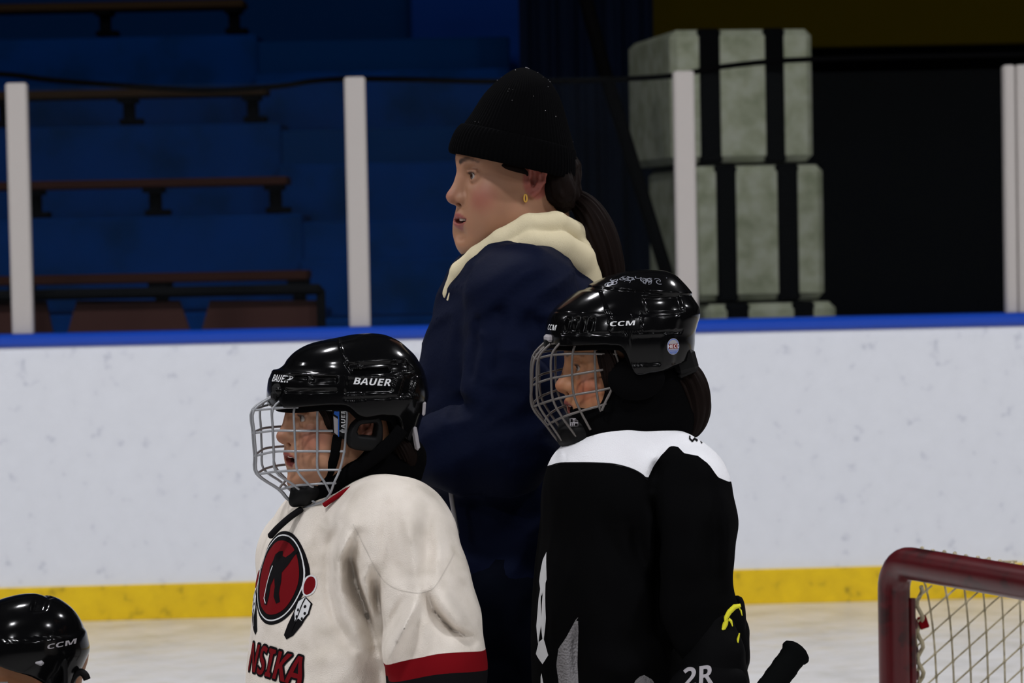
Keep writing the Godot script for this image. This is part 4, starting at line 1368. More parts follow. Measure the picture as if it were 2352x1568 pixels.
# ---------------------------------------------------------------- player in the white jersey
func player_white() -> void:
	var t := thing("person", "young player in a white jersey with a round red crest, watching left", "person", Vector3(-0.2296, 0, -3.87))
	var psi := deg_to_rad(24)
	var o := Vector3(-0.0011, 1.278, 0)
	var tr := Transform3D(Basis(Vector3.UP, psi) * Basis(Vector3.BACK, deg_to_rad(-2)), o)
	var sc := 0.85
	var w := {"skin": Color(0.37, 0.185, 0.108), "blush": Color(0.33, 0.118, 0.08), "lip": Color(0.26, 0.06, 0.05), "brow": Color(0.03, 0.018, 0.014), "nose": 0.45, "full": 1.5, "open": 1.0, "neck": Vector3(0.045, -0.17, 0)}
	var f := head_field(tr, sc, w)
	var lo := Vector3(-0.101, 1.1687, 0)
	var hi := Vector3(0.0666, 1.3179, 0)
	lo.z = -0.1; hi.z = 0.105
	part("body", f.mesh(lo, hi, 0.0025, skin_paint(tr, sc, w, noise3(6, 0.01))), M.skin, t, "face behind the cage")
	eyes(tr, sc, t, Vector3(-1, 0.02, -0.15))
	teeth(tr, sc, t, 0.003)
	part("hair", strands([Vector3(-0.0425, 1.3139, 0.062), Vector3(-0.0289, 1.308, 0.066), Vector3(-0.0208, 1.2974, 0.068), Vector3(-0.0164, 1.2826, 0.068), Vector3(-0.0147, 1.2676, 0.064)], [0.004, 0.007, 0.008, 0.007, 0.002], 4), M.hair, t, "dark hair at the temple")
	part("fringe", strands([Vector3(-0.0581, 1.3146, 0.05), Vector3(-0.0703, 1.311, 0.045), Vector3(-0.0791, 1.3049, 0.04), Vector3(-0.0861, 1.3018, 0.035)], [0.005, 0.004, 0.003, 0.001], 8), M.hair, t)
	part("nape_hair", strands([Vector3(0.0724, 1.2573, 0.03), Vector3(0.0809, 1.2423, 0.03), Vector3(0.0853, 1.2272, 0.028), Vector3(0.0792, 1.2168, 0.03)], [0.012, 0.014, 0.010, 0.003], 9), M.hair, t)
	# black neck guard
	var g := Field.new()
	g.ell(Vector3(0.0242, 1.2111, 0), Vector3(0.072, 0.046, 0.068), 0.02)
	g.cap(Vector3(-0.0045, 1.2087, 0), Vector3(-0.0253, 1.1861, 0.01), 0.05, 0.045, 0.03)
	g.cap(Vector3(0.0393, 1.2342, 0.03), Vector3(-0.0135, 1.2015, 0.05), 0.020, 0.016, 0.01)
	g.cap(Vector3(0.0796, 1.2309, 0), Vector3(0.061, 1.2013, 0), 0.03, 0.035, 0.02)
	var glo := Vector3(-0.0716, 1.1501, 0)
	var ghi := Vector3(0.1098, 1.2483, 0)
	glo.z = -0.1; ghi.z = 0.1
	part("neck_guard", g.mesh(glo, ghi, 0.006), M.foam_black, t, "black padded neck guard")
	# jersey
	var turn := Basis(Vector3.UP, deg_to_rad(30))
	var j := Field.new()
	j.ell(Vector3(-0.0069, 0.9655, -0.02), Vector3(0.125, 0.25, 0.165), 0.04, 1, turn)
	j.ell(Vector3(-0.008, 0.8383, -0.02), Vector3(0.128, 0.22, 0.165), 0.04, 1, turn)
	j.cap(Vector3(0.003, 1.1456, 0), Vector3(0.0583, 1.1465, 0.075), 0.050, 0.058, 0.05)
	j.cap(Vector3(-0.0132, 1.1408, -0.02), Vector3(-0.0765, 1.0919, -0.13), 0.045, 0.052, 0.05)
	j.ell(Vector3(0.0707, 1.1355, 0.1), Vector3(0.077, 0.071, 0.076), 0.045)
	j.chain([Vector3(0.0844, 1.1293, 0.11), Vector3(0.1052, 1.0729, 0.128), Vector3(0.1149, 1.0221, 0.14), Vector3(0.1185, 0.9706, 0.145), Vector3(0.118, 0.8419, 0.14)], [0.064, 0.062, 0.064, 0.067, 0.07], 0.014)
	j.chain([Vector3(-0.0774, 1.0858, -0.14), Vector3(-0.0831, 0.968, -0.18), Vector3(-0.103, 0.8521, -0.16)], [0.055, 0.056, 0.056], 0.03)
	var fo := Folds.new(Vector2(-0.1641, 0.7847), Vector2(0.2048, 1.2224))
	fo.line([Vector2(0.0133, 1.1514), Vector2(-0.0091, 1.1098), Vector2(-0.0078, 1.0648), Vector2(0.0046, 1.0284), Vector2(0.0219, 0.998)], 0.012, 0.0204)
	fo.line([Vector2(0.0003, 1.1546), Vector2(-0.0185, 1.119), Vector2(-0.022, 1.071), Vector2(-0.0133, 1.0288), Vector2(0.0056, 0.9923)], 0.009, -0.0179)
	fo.line([Vector2(0.0227, 1.1422), Vector2(0.0087, 1.1065), Vector2(0.0127, 1.0704), Vector2(0.032, 1.0219), Vector2(0.0396, 0.9856)], 0.009, -0.0255)
	fo.line([Vector2(0.0362, 1.1047), Vector2(0.0261, 1.0821), Vector2(0.0348, 1.0399), Vector2(0.0433, 0.9916), Vector2(0.0459, 0.9494)], 0.008, 0.0179)
	fo.line([Vector2(0.0466, 1.0877), Vector2(0.041, 1.0518), Vector2(0.0446, 0.9976), Vector2(0.0483, 0.9493)], 0.007, -0.0179)
	fo.line([Vector2(0.103, 1.0709), Vector2(0.0844, 1.0389), Vector2(0.0657, 1.0032), Vector2(0.0537, 0.9733)], 0.011, 0.0229)
	fo.line([Vector2(0.091, 1.0676), Vector2(0.0724, 1.0361), Vector2(0.0567, 1.0033)], 0.008, -0.0179)
	fo.line([Vector2(0.1061, 1.0745), Vector2(0.1174, 1.0442), Vector2(0.1408, 1.0197), Vector2(0.1645, 1.0072)], 0.010, -0.0128)
	fo.line([Vector2(0.124, 1.0741), Vector2(0.1385, 1.0498), Vector2(0.1588, 1.0193)], 0.010, 0.0128)
	fo.line([Vector2(0.0635, 1.1773), Vector2(0.0585, 1.1415), Vector2(0.0679, 1.1053), Vector2(0.0823, 1.081)], 0.012, -0.0102)
	fo.line([Vector2(0.0872, 1.1709), Vector2(0.0924, 1.1348), Vector2(0.0992, 1.0866)], 0.010, 0.0102)
	fo.line([Vector2(0.1111, 1.1704), Vector2(0.1132, 1.1284), Vector2(0.1092, 1.0804)], 0.010, -0.0089)
	fo.line([Vector2(-0.0238, 1.1491), Vector2(-0.0365, 1.1134), Vector2(-0.0388, 1.0654), Vector2(-0.0269, 1.011)], 0.014, -0.0102)
	fo.line([Vector2(0.0264, 0.9859), Vector2(0.0376, 0.9496), Vector2(0.0425, 0.9012)], 0.016, -0.0204)
	fo.line([Vector2(-0.0635, 0.9817), Vector2(-0.0277, 0.975), Vector2(0.0203, 0.98)], 0.02, 0.0077)
	fo.line([Vector2(0.0409, 1.1028), Vector2(0.0378, 1.0698), Vector2(0.0475, 1.0216), Vector2(0.0502, 0.9794)], 0.006, -0.004)
	fo.line([Vector2(0.0975, 1.0626), Vector2(0.0782, 1.03), Vector2(0.0595, 0.9943), Vector2(0.0511, 0.9673)], 0.005, -0.007)
	fo.line([Vector2(0.1119, 1.0653), Vector2(0.1079, 1.0203), Vector2(0.1011, 0.9784)], 0.008, 0.006)
	fo.line([Vector2(0.0072, 1.1425), Vector2(-0.0008, 1.1067), Vector2(0.0018, 1.0646), Vector2(0.0188, 1.0221)], 0.005, 0.006)
	fo.line([Vector2(0.0268, 1.1391), Vector2(0.0184, 1.1093), Vector2(0.0235, 1.0701), Vector2(0.0382, 1.0308)], 0.0045, 0.006)
	fo.line([Vector2(0.0756, 1.1831), Vector2(0.0778, 1.1471), Vector2(0.0888, 1.1048)], 0.006, -0.0035)
	fo.line([Vector2(0.1227, 1.1522), Vector2(0.128, 1.1221), Vector2(0.1255, 1.0861)], 0.006, 0.003)
	fo.line([Vector2(-0.0876, 0.9762), Vector2(-0.0515, 0.9815), Vector2(-0.0091, 1.0047), Vector2(0.0154, 1.0282)], 0.010, -0.004)
	fo.line([Vector2(-0.0648, 0.9275), Vector2(-0.0164, 0.9446), Vector2(0.0261, 0.9739)], 0.012, 0.005)
	fo.line([Vector2(0.0191, 1.0882), Vector2(0.0288, 1.04), Vector2(0.0386, 0.9977), Vector2(0.0461, 0.9554), Vector2(0.0482, 0.8891)], 0.0095, -0.016)
	fo.line([Vector2(0.0287, 1.088), Vector2(0.0395, 1.0398), Vector2(0.0494, 0.9975), Vector2(0.0558, 0.9612)], 0.006, 0.009)
	fo.line([Vector2(0.1049, 1.0733), Vector2(0.0863, 1.0418), Vector2(0.0688, 1.0091), Vector2(0.0561, 0.9763)], 0.007, 0.012)
	fo.line([Vector2(0.1085, 1.0732), Vector2(0.121, 1.0429), Vector2(0.1438, 1.0184), Vector2(0.1704, 1.0022)], 0.006, -0.010)
	var jn := noise3(33, 1.0, 2)
	j.disp = func(p: Vector3) -> float:
		return -fo.at(p) * smoothstep(0.0, 0.05, p.z + 0.02) + jn.get_noise_3d(p.x * 14.0, p.y * 8.0, p.z * 14.0) * 0.003
	j.reach = 0.012
	var jlo := Vector3(-0.1874, 0.8093, 0)
	var jhi := Vector3(0.2108, 1.2223, 0)
	jlo.z = -0.30; jhi.z = 0.27
	var jm := j.mesh(jlo, jhi, 0.0046)
	# open the neck, then part the sleeve's bands along the arm
	var nk := Vector3(0.0009, 1.1846, 0)
	var nd := (Vector3(-0.0163, 1.2149, 0) - Vector3(0.0073, 1.1485, 0)).normalized()
	var ax0 := Vector3(0.1185, 0.9785, 0.14)
	var axd := (Vector3(0.1186, 0.9001, 0.14) - Vector3(0.1147, 1.0163, 0.14)).normalized()
	var x_in: float = Vector3(0.0505, 0.9828, 0.14).x
	var along := func(p: Vector3) -> float:
		var tt := (p - ax0).dot(axd) + 0.009 * sin((p.x - ax0.x) * 26.0 + 1.1) + 0.004
		return minf(tt, minf((p.z - 0.05) * 0.8, p.x - x_in - (ax0.y - p.y) * 0.05))
	var s1 := jm.split(func(p): return along.call(p))
	var s2 = s1[1].split(func(p): return (p - ax0).dot(axd) + 0.009 * sin((p.x - ax0.x) * 26.0 + 1.1) - 0.022)
	var s3 = s2[1].split(func(p): return (p - ax0).dot(axd) + 0.009 * sin((p.x - ax0.x) * 26.0 + 1.1) - 0.042)
	part("jersey", s1[0], M.jersey_white, t, "white jersey cloth")
	part("sleeve_band", s2[0], M.jersey_red, t, "dark red sleeve band")
	part("sleeve_band", s3[0], M.print_black, t, "black sleeve band")
	part("cuff", s3[1], M.jersey_white, t)
	# collar: red inner edge, black lace flap
	part("collar", MB.new().tube(smooth_pts([Vector3(-0.0276, 1.175, 0.078), Vector3(-0.0119, 1.1856, 0.082), Vector3(0.0058, 1.1958, 0.082), Vector3(0.029, 1.2028, 0.074), Vector3(0.0516, 1.2048, 0.055), Vector3(0.069, 1.2006, 0.02)], 5), 0.0034, 8, true, 1.0), M.jersey_red, t, "dark red collar edge")
	part("lace_flap", MB.new().tube(smooth_pts([Vector3(-0.0595, 1.1676, 0.045), Vector3(-0.0747, 1.1578, 0.05), Vector3(-0.0911, 1.1444, 0.055), Vector3(-0.1044, 1.1305, 0.055)], 5), [0.005] + range(14).map(func(_k): return 0.0065) + [0.003], 8, true, 0.7), M.print_black, t, "black collar flap")
	# crest and lettering printed on the chest
	var fw := Vector3(-cos(deg_to_rad(40)), 0.34, sin(deg_to_rad(40))).normalized()
	var e1 := Vector3.UP.cross(fw).normalized()
	var e2 := fw.cross(e1)
	var co := surface_at(Vector2(-0.0993, 1.0761).x, Vector2(-0.0993, 1.0761).y, jm)
	var cr := thing_part("crest", t)
	var R := 0.064
	part("crest_disc", drape(ring_tris(Vector2.ZERO, Vector2.ZERO, Vector2.ONE * R), co, e1, e2, jm, 0.0006), M.print_black, cr, "black rim of the crest")
	part("crest_ring", drape(ring_tris(Vector2.ZERO, Vector2.ONE * R * 0.895, Vector2.ONE * R * 0.925), co, e1, e2, jm, 0.0010, 0.004), M.print_white, cr, "thin white ring")
	part("crest_field", drape(ring_tris(Vector2(0.0, 0.0), Vector2.ZERO, Vector2.ONE * R * 0.79), co, e1, e2, jm, 0.0010), M.print_red, cr, "red field")
	var pl := []
	for p in [[-0.03, 0.60], [-0.16, 0.52], [-0.20, 0.36], [-0.30, 0.22], [-0.26, -0.02], [-0.36, -0.18], [-0.30, -0.42], [-0.34, -0.64], [-0.20, -0.66], [-0.12, -0.44], [-0.10, -0.20], [0.02, -0.02], [0.10, -0.22], [0.10, -0.44], [0.22, -0.60], [0.34, -0.54], [0.28, -0.36], [0.30, -0.08], [0.26, 0.12], [0.40, 0.30], [0.52, 0.52], [0.64, 0.66], [0.54, 0.72], [0.40, 0.58], [0.26, 0.48], [0.14, 0.50], [0.10, 0.62]]:
		pl.append(Vector2(p[0] * 1.1, p[1] * 1.02) * R * 0.9)
	part("crest_figure", drape(poly_tris(pl), co, e1, e2, jm, 0.0014), M.print_black, cr, "black skater figure")
	part("crest_stick", drape(line_tris([Vector2(-0.16, 0.22) * R, Vector2(-0.30, -0.18) * R, Vector2(-0.36, -0.46) * R, Vector2(-0.26, -0.56) * R], 0.0022), co, e1, e2, jm, 0.0018, 0.004), M.print_white, cr, "white stick line")
	for s in [-1.0, 1.0]:
		var bead := Vector2(s * R * 1.02, -0.06 * R)
		part("crest_bead", drape(ring_tris(bead, Vector2.ZERO, Vector2(0.0075, 0.015), 20), co, e1, e2, jm, 0.0010, 0.004), M.print_white, cr)
		part("crest_bead", drape(ring_tris(bead, Vector2.ZERO, Vector2(0.0056, 0.0128), 20), co, e1, e2, jm, 0.0014, 0.004), M.print_red, cr, "red bead")
		var fe := []
		for p in [[0.0, 0.0], [0.011, -0.012], [0.012, -0.034], [0.004, -0.058], [-0.010, -0.082], [-0.022, -0.092], [-0.028, -0.084], [-0.022, -0.060], [-0.014, -0.034], [-0.010, -0.012]]:
			fe.append(bead + Vector2(p[0] * s, p[1] * 0.66 - 0.015))
		part("feather", drape(poly_tris(fe), co, e1, e2, jm, 0.0008, 0.005), M.print_black, cr, "black tipped feather")
		var fi := []
		for p in [[0.0, -0.002], [0.009, -0.013], [0.010, -0.033], [0.003, -0.050], [-0.004, -0.046], [-0.009, -0.056], [-0.012, -0.036], [-0.008, -0.013]]:
			fi.append(bead + Vector2(p[0] * s, p[1] * 0.66 - 0.015))
		part("feather", drape(poly_tris(fi), co, e1, e2, jm, 0.0013, 0.004), M.print_white, cr, "white feather vane")
		part("feather", drape(line_tris([bead + Vector2(0.001 * s, -0.018), bead + Vector2(-0.004 * s, -0.040), bead + Vector2(-0.014 * s, -0.064)], 0.0016), co, e1, e2, jm, 0.0017, 0.004), M.print_black if s > 0 else M.print_grey, cr, "quill")
		for q in [[0.004, -0.022], [0.006, -0.034], [0.003, -0.044], [-0.006, -0.030], [-0.007, -0.042]]:
			part("feather_spot", drape(ring_tris(bead + Vector2(q[0] * s, q[1] * 0.75 - 0.012), Vector2.ZERO, Vector2(0.0018, 0.0022), 10), co, e1, e2, jm, 0.0017, 0.004), M.print_black, cr)
	var lt := moved(text_tris("NSIKA", 0.038, 0.26, 0.92, true, false), Vector2.ZERO, deg_to_rad(-4))
	var lo3 := surface_at(Vector2(-0.1067, 0.9611).x, Vector2(-0.1067, 0.9611).y, jm)
	part("lettering", drape(moved(lt, Vector2.ZERO, 0.0, Vector2.ONE), lo3, e1, e2, jm, 0.0013, 0.005), M.print_red, cr, "dark red team lettering")
	var edge := PackedVector2Array()
	for k in 10: edge.append_array(moved(lt, Vector2(cos(k * TAU / 10), sin(k * TAU / 10)) * 0.0032))
	part("lettering_edge", drape(edge, lo3, e1, e2, jm, 0.0008, 0.008), M.print_black, cr, "black outline of the lettering")
	# sewn seams
	for q in [[Vector2(0.0158, 1.1567), Vector2(0.0273, 1.1331), Vector2(0.0387, 1.1107), Vector2(0.0502, 1.0876), Vector2(0.0672, 1.0753), Vector2(0.0911, 1.07), Vector2(0.118, 1.073), Vector2(0.1365, 1.0979), Vector2(0.1476, 1.1157)]]:
		part("seam", drape(line_tris(smooth_pts(q, 6), 0.0011), Vector3.ZERO, Vector3.RIGHT, Vector3.UP, jm, 0.0004, 0.004), M.seam, t)
	# breeches and skates
	var l := Field.new()
	l.ell(Vector3(0, 0.62, 0), Vector3(0.15, 0.18, 0.17), 0.05)
	for s in [1.0, -1.0]:
		l.chain([Vector3(0.0, 0.58, 0.08 * s), Vector3(-0.02, 0.36, 0.10 * s), Vector3(0.02, 0.12, 0.10 * s)], [0.105, 0.075, 0.058], 0.03)
	part("breeches", l.mesh(Vector3(-0.24, 0.1, -0.26), Vector3(0.24, 0.85, 0.26), 0.014), M.jersey_black, t, "black hockey breeches and socks")
	for s in [1.0, -1.0]: skate(t, Vector3(0.0, 0, 0.10 * s), 0.85)
	helmet_white(psi, o)

func thing_part(called: String, parent: Node) -> Node3D:
	var o := Node3D.new()
	o.name = called
	parent.add_child(o, true)
	return o

func helmet_white(psi: float, o: Vector3) -> void:
	var t := thing("hockey_helmet", "glossy black helmet with silver wire cage on the player in white", "helmet", Vector3(-0.2296, 0, -3.87), "hockey helmets")
	var rows := [[Vector3(0.0356, 1.4015, 0), Vector3(0.0356, 1.4015, 0), 0.0], [Vector3(0.0093, 1.3996, 0), Vector3(0.0534, 1.3987, 0), 0.030], [Vector3(-0.0074, 1.3964, 0), Vector3(0.0623, 1.395, 0), 0.045], [Vector3(-0.0421, 1.3899, 0), Vector3(0.074, 1.3876, 0), 0.062], [Vector3(-0.0614, 1.3814, 0), Vector3(0.0834, 1.3785, 0), 0.074], [Vector3(-0.076, 1.3685, 0), Vector3(0.095, 1.3651, 0), 0.085], [Vector3(-0.0828, 1.3591, 0), Vector3(0.1002, 1.3554, 0), 0.090], [Vector3(-0.0925, 1.3527, 0), Vector3(0.1036, 1.3488, 0), 0.092], [Vector3(-0.0975, 1.3427, 0), Vector3(0.107, 1.3386, 0), 0.094], [Vector3(-0.1002, 1.3302, 0), Vector3(0.1097, 1.326, 0), 0.096], [Vector3(-0.1011, 1.3147, 0), Vector3(0.1105, 1.3104, 0), 0.096], [Vector3(-0.1003, 1.2991, 0), Vector3(0.1072, 1.295, 0), 0.095], [Vector3(-0.0995, 1.2824, 0), Vector3(0.1003, 1.2784, 0), 0.092], [Vector3(-0.098, 1.2435, 0), Vector3(0.0929, 1.2396, 0), 0.085]]
	var hx := Vector3(0.004, 1.3221, 0).x
	var yy := func(py: float) -> float: return py
	var rim := [Vector2(0, Vector3(-0.1007, 1.3063, 0).y), Vector2(30, Vector3(-0.1007, 1.3075, 0).y), Vector2(50, Vector3(-0.1006, 1.3105, 0).y), Vector2(62, Vector3(-0.1006, 1.3111, 0).y), Vector2(71, Vector3(-0.1007, 1.3087, 0).y), Vector2(79, Vector3(-0.101, 1.2968, 0).y), Vector2(100, Vector3(-0.101, 1.2944, 0).y), Vector2(113, Vector3(-0.1012, 1.2872, 0).y), Vector2(122, Vector3(-0.1017, 1.2645, 0).y), Vector2(136, Vector3(-0.102, 1.2525, 0).y), Vector2(180, Vector3(-0.1021, 1.2465, 0).y)]
	var A := Vector2(-0.0908, 1.3491)
	var B := Vector2(0.0642, 1.346)
	var seam := [Vector2(-0.0169, 1.4002), Vector2(-0.0068, 1.3964), Vector2(0.0006, 1.3819), Vector2(0.0086, 1.365)]
	var relief := func(x: float, y: float, z: float, phi: float) -> float:
		var d := 0.0
		var back := smoothstep(deg_to_rad(115), deg_to_rad(150), absf(wrapf(phi, -PI, PI)))
		# side band stands proud below the long edge
		var ly: float = lerpf(Vector2(-0.0906, 1.3563).y, Vector2(0.0642, 1.346).y, clampf((x - A.x) / (B.x - A.x), 0.0, 1.3))
		d += 0.0035 * (1.0 - smoothstep(ly - 0.0012, ly + 0.0012, y)) * (1.0 - back)
		# sunk vent field behind the seam, crown ridge above it
		d -= 0.0045 * box_soft(x, y, Vector2(0.0096, 1.3579).x, Vector2(0.0912, 1.3562).x, Vector2(0.0047, 1.352).y, Vector2(0.005, 1.3663).y, 0.0012, -0.6)
		d -= 0.005 * box_soft(x, y, Vector2(0.0179, 1.3577).x, Vector2(0.0674, 1.3567).x, Vector2(0.0047, 1.3532).y, Vector2(0.0049, 1.3603).y, 0.001, -0.4)
		d -= 0.005 * box_soft(x, y, Vector2(0.0788, 1.3326).x, Vector2(0.0937, 1.3323).x, Vector2(0.004, 1.3191).y, Vector2(0.0045, 1.3448).y, 0.002, 0.3)
		# vents and sunk panel of the band
		d -= 0.005 * box_soft(x, y, Vector2(-0.0729, 1.3476).x, Vector2(-0.0443, 1.347).x, Vector2(-0.0551, 1.3436).y, Vector2(-0.055, 1.3496).y, 0.0008)
		d -= 0.005 * box_soft(x, y, Vector2(-0.0384, 1.3469).x, Vector2(-0.005, 1.3462).x, Vector2(-0.0552, 1.34).y, Vector2(-0.055, 1.349).y, 0.0008)
		d -= 0.003 * box_soft(x, y, Vector2(-0.0744, 1.3357).x, Vector2(-0.0047, 1.3343).x, Vector2(-0.0555, 1.3275).y, Vector2(-0.0554, 1.3317).y, 0.0008)
		d -= 0.0022 * box_soft(x, y, Vector2(0.0073, 1.334).x, Vector2(0.0687, 1.3328).x, Vector2(0.0041, 1.3251).y, Vector2(0.0045, 1.3454).y, 0.0008, 0.25)
		d -= 0.0015 * box_soft(x, y, Vector2(0.0036, 1.3042).x, Vector2(0.099, 1.3023).x, Vector2(0.0039, 1.3168).y, Vector2(0.0039, 1.3186).y, 0.0006)
		# seam between front and rear shell
		if y > Vector2(0.0049, 1.3609).y:
			d -= 0.0016 * (1.0 - smoothstep(0.0004, 0.0016, cross_dist(Vector2(x, y), seam)))
		return d
	var sh := helmet_shell(rows, hx, psi, rim, 2.35, relief)
	part("shell", sh, M.shell, t, "glossy black shell")
	# foam liner showing under the rim
	var liner_rim := []
	for r in rim: liner_rim.append(Vector2(r.x, r.y - 0.006))
	part("liner", helmet_shell(rows, hx, psi, liner_rim, 2.35, func(_x, _y, _z, _p): return 0.0, 0.0, 0.008, 90, 40), M.foam_black, t, "black foam liner")
	# ear guard with an opening for the ear, on both sides
	var fwd := Vector3(-cos(psi), 0, sin(psi))
	var left := Vector3(sin(psi), 0, cos(psi))
	for s in [1.0, -1.0]:
		var eo: Vector3 = Vector3(hx, 0, 0) + left * 0.084 * s
		var q := func(px: Vector2) -> Vector2: return Vector2((px.x - hx - 0.084 * sin(psi)) / cos(psi) * s, px.y)
		var outer := [Vector2(0.0103, 1.2683), Vector2(0.0165, 1.2845), Vector2(0.0343, 1.2965), Vector2(0.0466, 1.2962), Vector2(0.0533, 1.282), Vector2(0.0527, 1.2569), Vector2(0.0455, 1.2465), Vector2(0.0198, 1.2493), Vector2(0.0112, 1.2559)]
		var inner := [Vector2(0.0204, 1.2739), Vector2(0.0246, 1.282), Vector2(0.034, 1.283), Vector2(0.0416, 1.2835), Vector2(0.0463, 1.2828), Vector2(0.0449, 1.2734), Vector2(0.043, 1.267), Vector2(0.0325, 1.2684), Vector2(0.0238, 1.2692)]
		part("ear_guard", ring_plate(outer.map(q), inner.map(q), eo, -fwd * s, Vector3.UP, 0.014, 0.1), M.matte_black, t, "matte black ear guard")
	# rear skirt pieces and size tabs
	part("rear_tab", MB.new().box(Vector3(0.0961, 1.2598, 0.03), Vector3(0.007, 0.034, 0.02), 0.003, Basis(Vector3.BACK, 0.15)), M.print_grey, t, "pale tab at the back rim")
	part("sticker", MB.new().box(Vector3(0.1084, 1.2996, 0.035), Vector3(0.004, 0.018, 0.022), 0.0015, Basis(Vector3.BACK, -0.1)), M.print_grey, t, "round pale sticker at the back")
	# forehead clip and screws
	var fc := Vector3(-0.0868, 1.329, 0.055)
	part("clip", MB.new().box(fc, Vector3(0.014, 0.020, 0.026), 0.005, Basis(Vector3.UP, psi)).box(Vector3(-0.0904, 1.3226, 0.055), Vector3(0.012, 0.012, 0.016), 0.003, Basis(Vector3.UP, psi)), M.matte_black, t, "black cage clip")
	part("screw", MB.new().ball(Vector3(-0.0849, 1.3294, 0.071), Vector3(0.005, 0.005, 0.003)), M.shell, t)
	for q in [Vector3(0.0264, 1.3604, 0.092), Vector3(0.0069, 1.3646, 0.085)]:
		part("screw", MB.new().ball(q, Vector3(0.0035, 0.0035, 0.003)), M.shell, t)
	# lettering
	var e2 := Vector3(0.02, 1, 0).normalized()
	part("lettering", drape(moved(text_tris("BAUER", 0.0092, 0.24, 1.22), Vector2.ZERO, deg_to_rad(-5.5)), Vector3(0.0415, 1.3402, 0.1), Vector3.RIGHT, Vector3.UP, sh, 0.0005, 0.004), M.print_white, t, "white maker's name on the side")
	var fd := fwd
	part("lettering", drape(text_tris("BAUER", 0.0092, 0.2, 1.2), Vector3(-0.0895, 1.3453, 0.06) , Vector3.UP.cross(fd).normalized(), Vector3.UP, sh, 0.0005, 0.004), M.print_white, t, "white maker's name on the front")
	# cage
	var cg := thing_part("cage", t)
	cage(cg, [
		[0.004, [Vector3(-0.093, 1.3212, 0.06), Vector3(-0.1204, 1.3035, 0.06), Vector3(-0.1206, 1.2729, 0.06), Vector3(-0.119, 1.2423, 0.06), Vector3(-0.1172, 1.2169, 0.06), Vector3(-0.0895, 1.1945, 0.06)], [Vector3(-0.0798, 1.1825, 0.06), Vector3(-0.0735, 1.1765, 0.06)]],
		[0.025, [Vector3(-0.0746, 1.3226, 0.07), Vector3(-0.0937, 1.306, 0.07), Vector3(-0.0944, 1.2761, 0.07), Vector3(-0.0939, 1.2479, 0.07), Vector3(-0.0922, 1.2208, 0.07), Vector3(-0.068, 1.2003, 0.07)], [Vector3(-0.041, 1.1756, 0.07)], [0.032]],
		[0.045, [Vector3(-0.0485, 1.3218, 0.075), Vector3(-0.064, 1.3075, 0.075), Vector3(-0.0647, 1.2758, 0.075), Vector3(-0.0642, 1.2483, 0.075), Vector3(-0.0625, 1.2224, 0.075), Vector3(-0.0477, 1.2027, 0.075)], [Vector3(-0.0419, 1.1991, 0.075)]],
		[0.057, [Vector3(-0.0269, 1.3191, 0.075), Vector3(-0.0331, 1.3045, 0.075), Vector3(-0.0343, 1.2752, 0.075), Vector3(-0.0349, 1.2477, 0.075), Vector3(-0.0349, 1.2224, 0.075), Vector3(-0.0254, 1.204, 0.075)], [Vector3(-0.0193, 1.1904, 0.075)]],
		[0.073, [Vector3(-0.0001, 1.3144, 0.075), Vector3(0.0061, 1.3008, 0.075), Vector3(0.0043, 1.2745, 0.075), Vector3(0.0013, 1.2469, 0.075), Vector3(-0.0051, 1.2224, 0.075), Vector3(-0.0131, 1.205, 0.075)], [Vector3(-0.0184, 1.1917, 0.07), Vector3(-0.0281, 1.1803, 0.06), Vector3(-0.0425, 1.1737, 0.05), Vector3(-0.0593, 1.1677, 0.04)], [0.066, 0.052, 0.034, 0.012]]],
		o, psi, M.wire)
	# cage hinge plate with maker's label
	var pe1 := -fwd
	var po := Vector3(-0.0041, 1.2842, 0.078)
	var pq := func(p: Vector2) -> Vector2: return Vector2((p.x - po.x) / cos(psi), p.y - po.y)
	part("label_plate", plate([Vector2(-0.0124, 1.3026), Vector2(0.0063, 1.3034), Vector2(0.0048, 1.2635), Vector2(0.0007, 1.263), Vector2(-0.012, 1.2721)].map(pq), po, pe1, Vector3.UP, 0.003), M.matte_black, t, "black side plate")
	part("label_plate", plate([Vector2(-0.012, 1.2949), Vector2(-0.0063, 1.2907), Vector2(-0.0068, 1.2685), Vector2(-0.0114, 1.2727)].map(pq), po + left * 0.0006, pe1, Vector3.UP, 0.001), M.print_grey, t, "silver label field")
	part("label_plate", plate([Vector2(-0.0107, 1.3013), Vector2(-0.0043, 1.3012), Vector2(-0.0044, 1.296), Vector2(-0.0062, 1.2942), Vector2(-0.0114, 1.2978)].map(pq), po + left * 0.0006, pe1, Vector3.UP, 0.001), M.print_blue, t, "blue label corner")
	part("label_plate", plate([Vector2(-0.0059, 1.2942), Vector2(-0.0047, 1.2954), Vector2(-0.0054, 1.2667), Vector2(-0.0065, 1.2679)].map(pq), po + left * 0.0006, pe1, Vector3.UP, 0.001), M.print_blue, t, "blue stripe")
	var pm := plate([Vector2(-0.0124, 1.3026), Vector2(0.0063, 1.3034), Vector2(0.0048, 1.2635), Vector2(0.0007, 1.263), Vector2(-0.012, 1.2721)].map(pq), po, pe1, Vector3.UP, 0.003)
	part("lettering", drape(moved(text_tris("BAUER", 0.0058, 0.15, 1.25), Vector2(pq.call(Vector2(0.0006, 1.2859)).x, 0.003), PI / 2), po, pe1, Vector3.UP, pm, 0.0008), M.print_white, t, "white upright maker's name")
	part("clip", MB.new().box(Vector3(-0.0022, 1.3141, 0.078), Vector3(0.022, 0.026, 0.014), 0.004, Basis(Vector3.UP, psi)), M.matte_black, t)
	# chin cup and straps
	var cf := Field.new()
	cf.cap(Vector3(-0.0699, 1.1773, 0.045), Vector3(-0.0556, 1.1841, 0.045), 0.008, 0.011, 0.02)
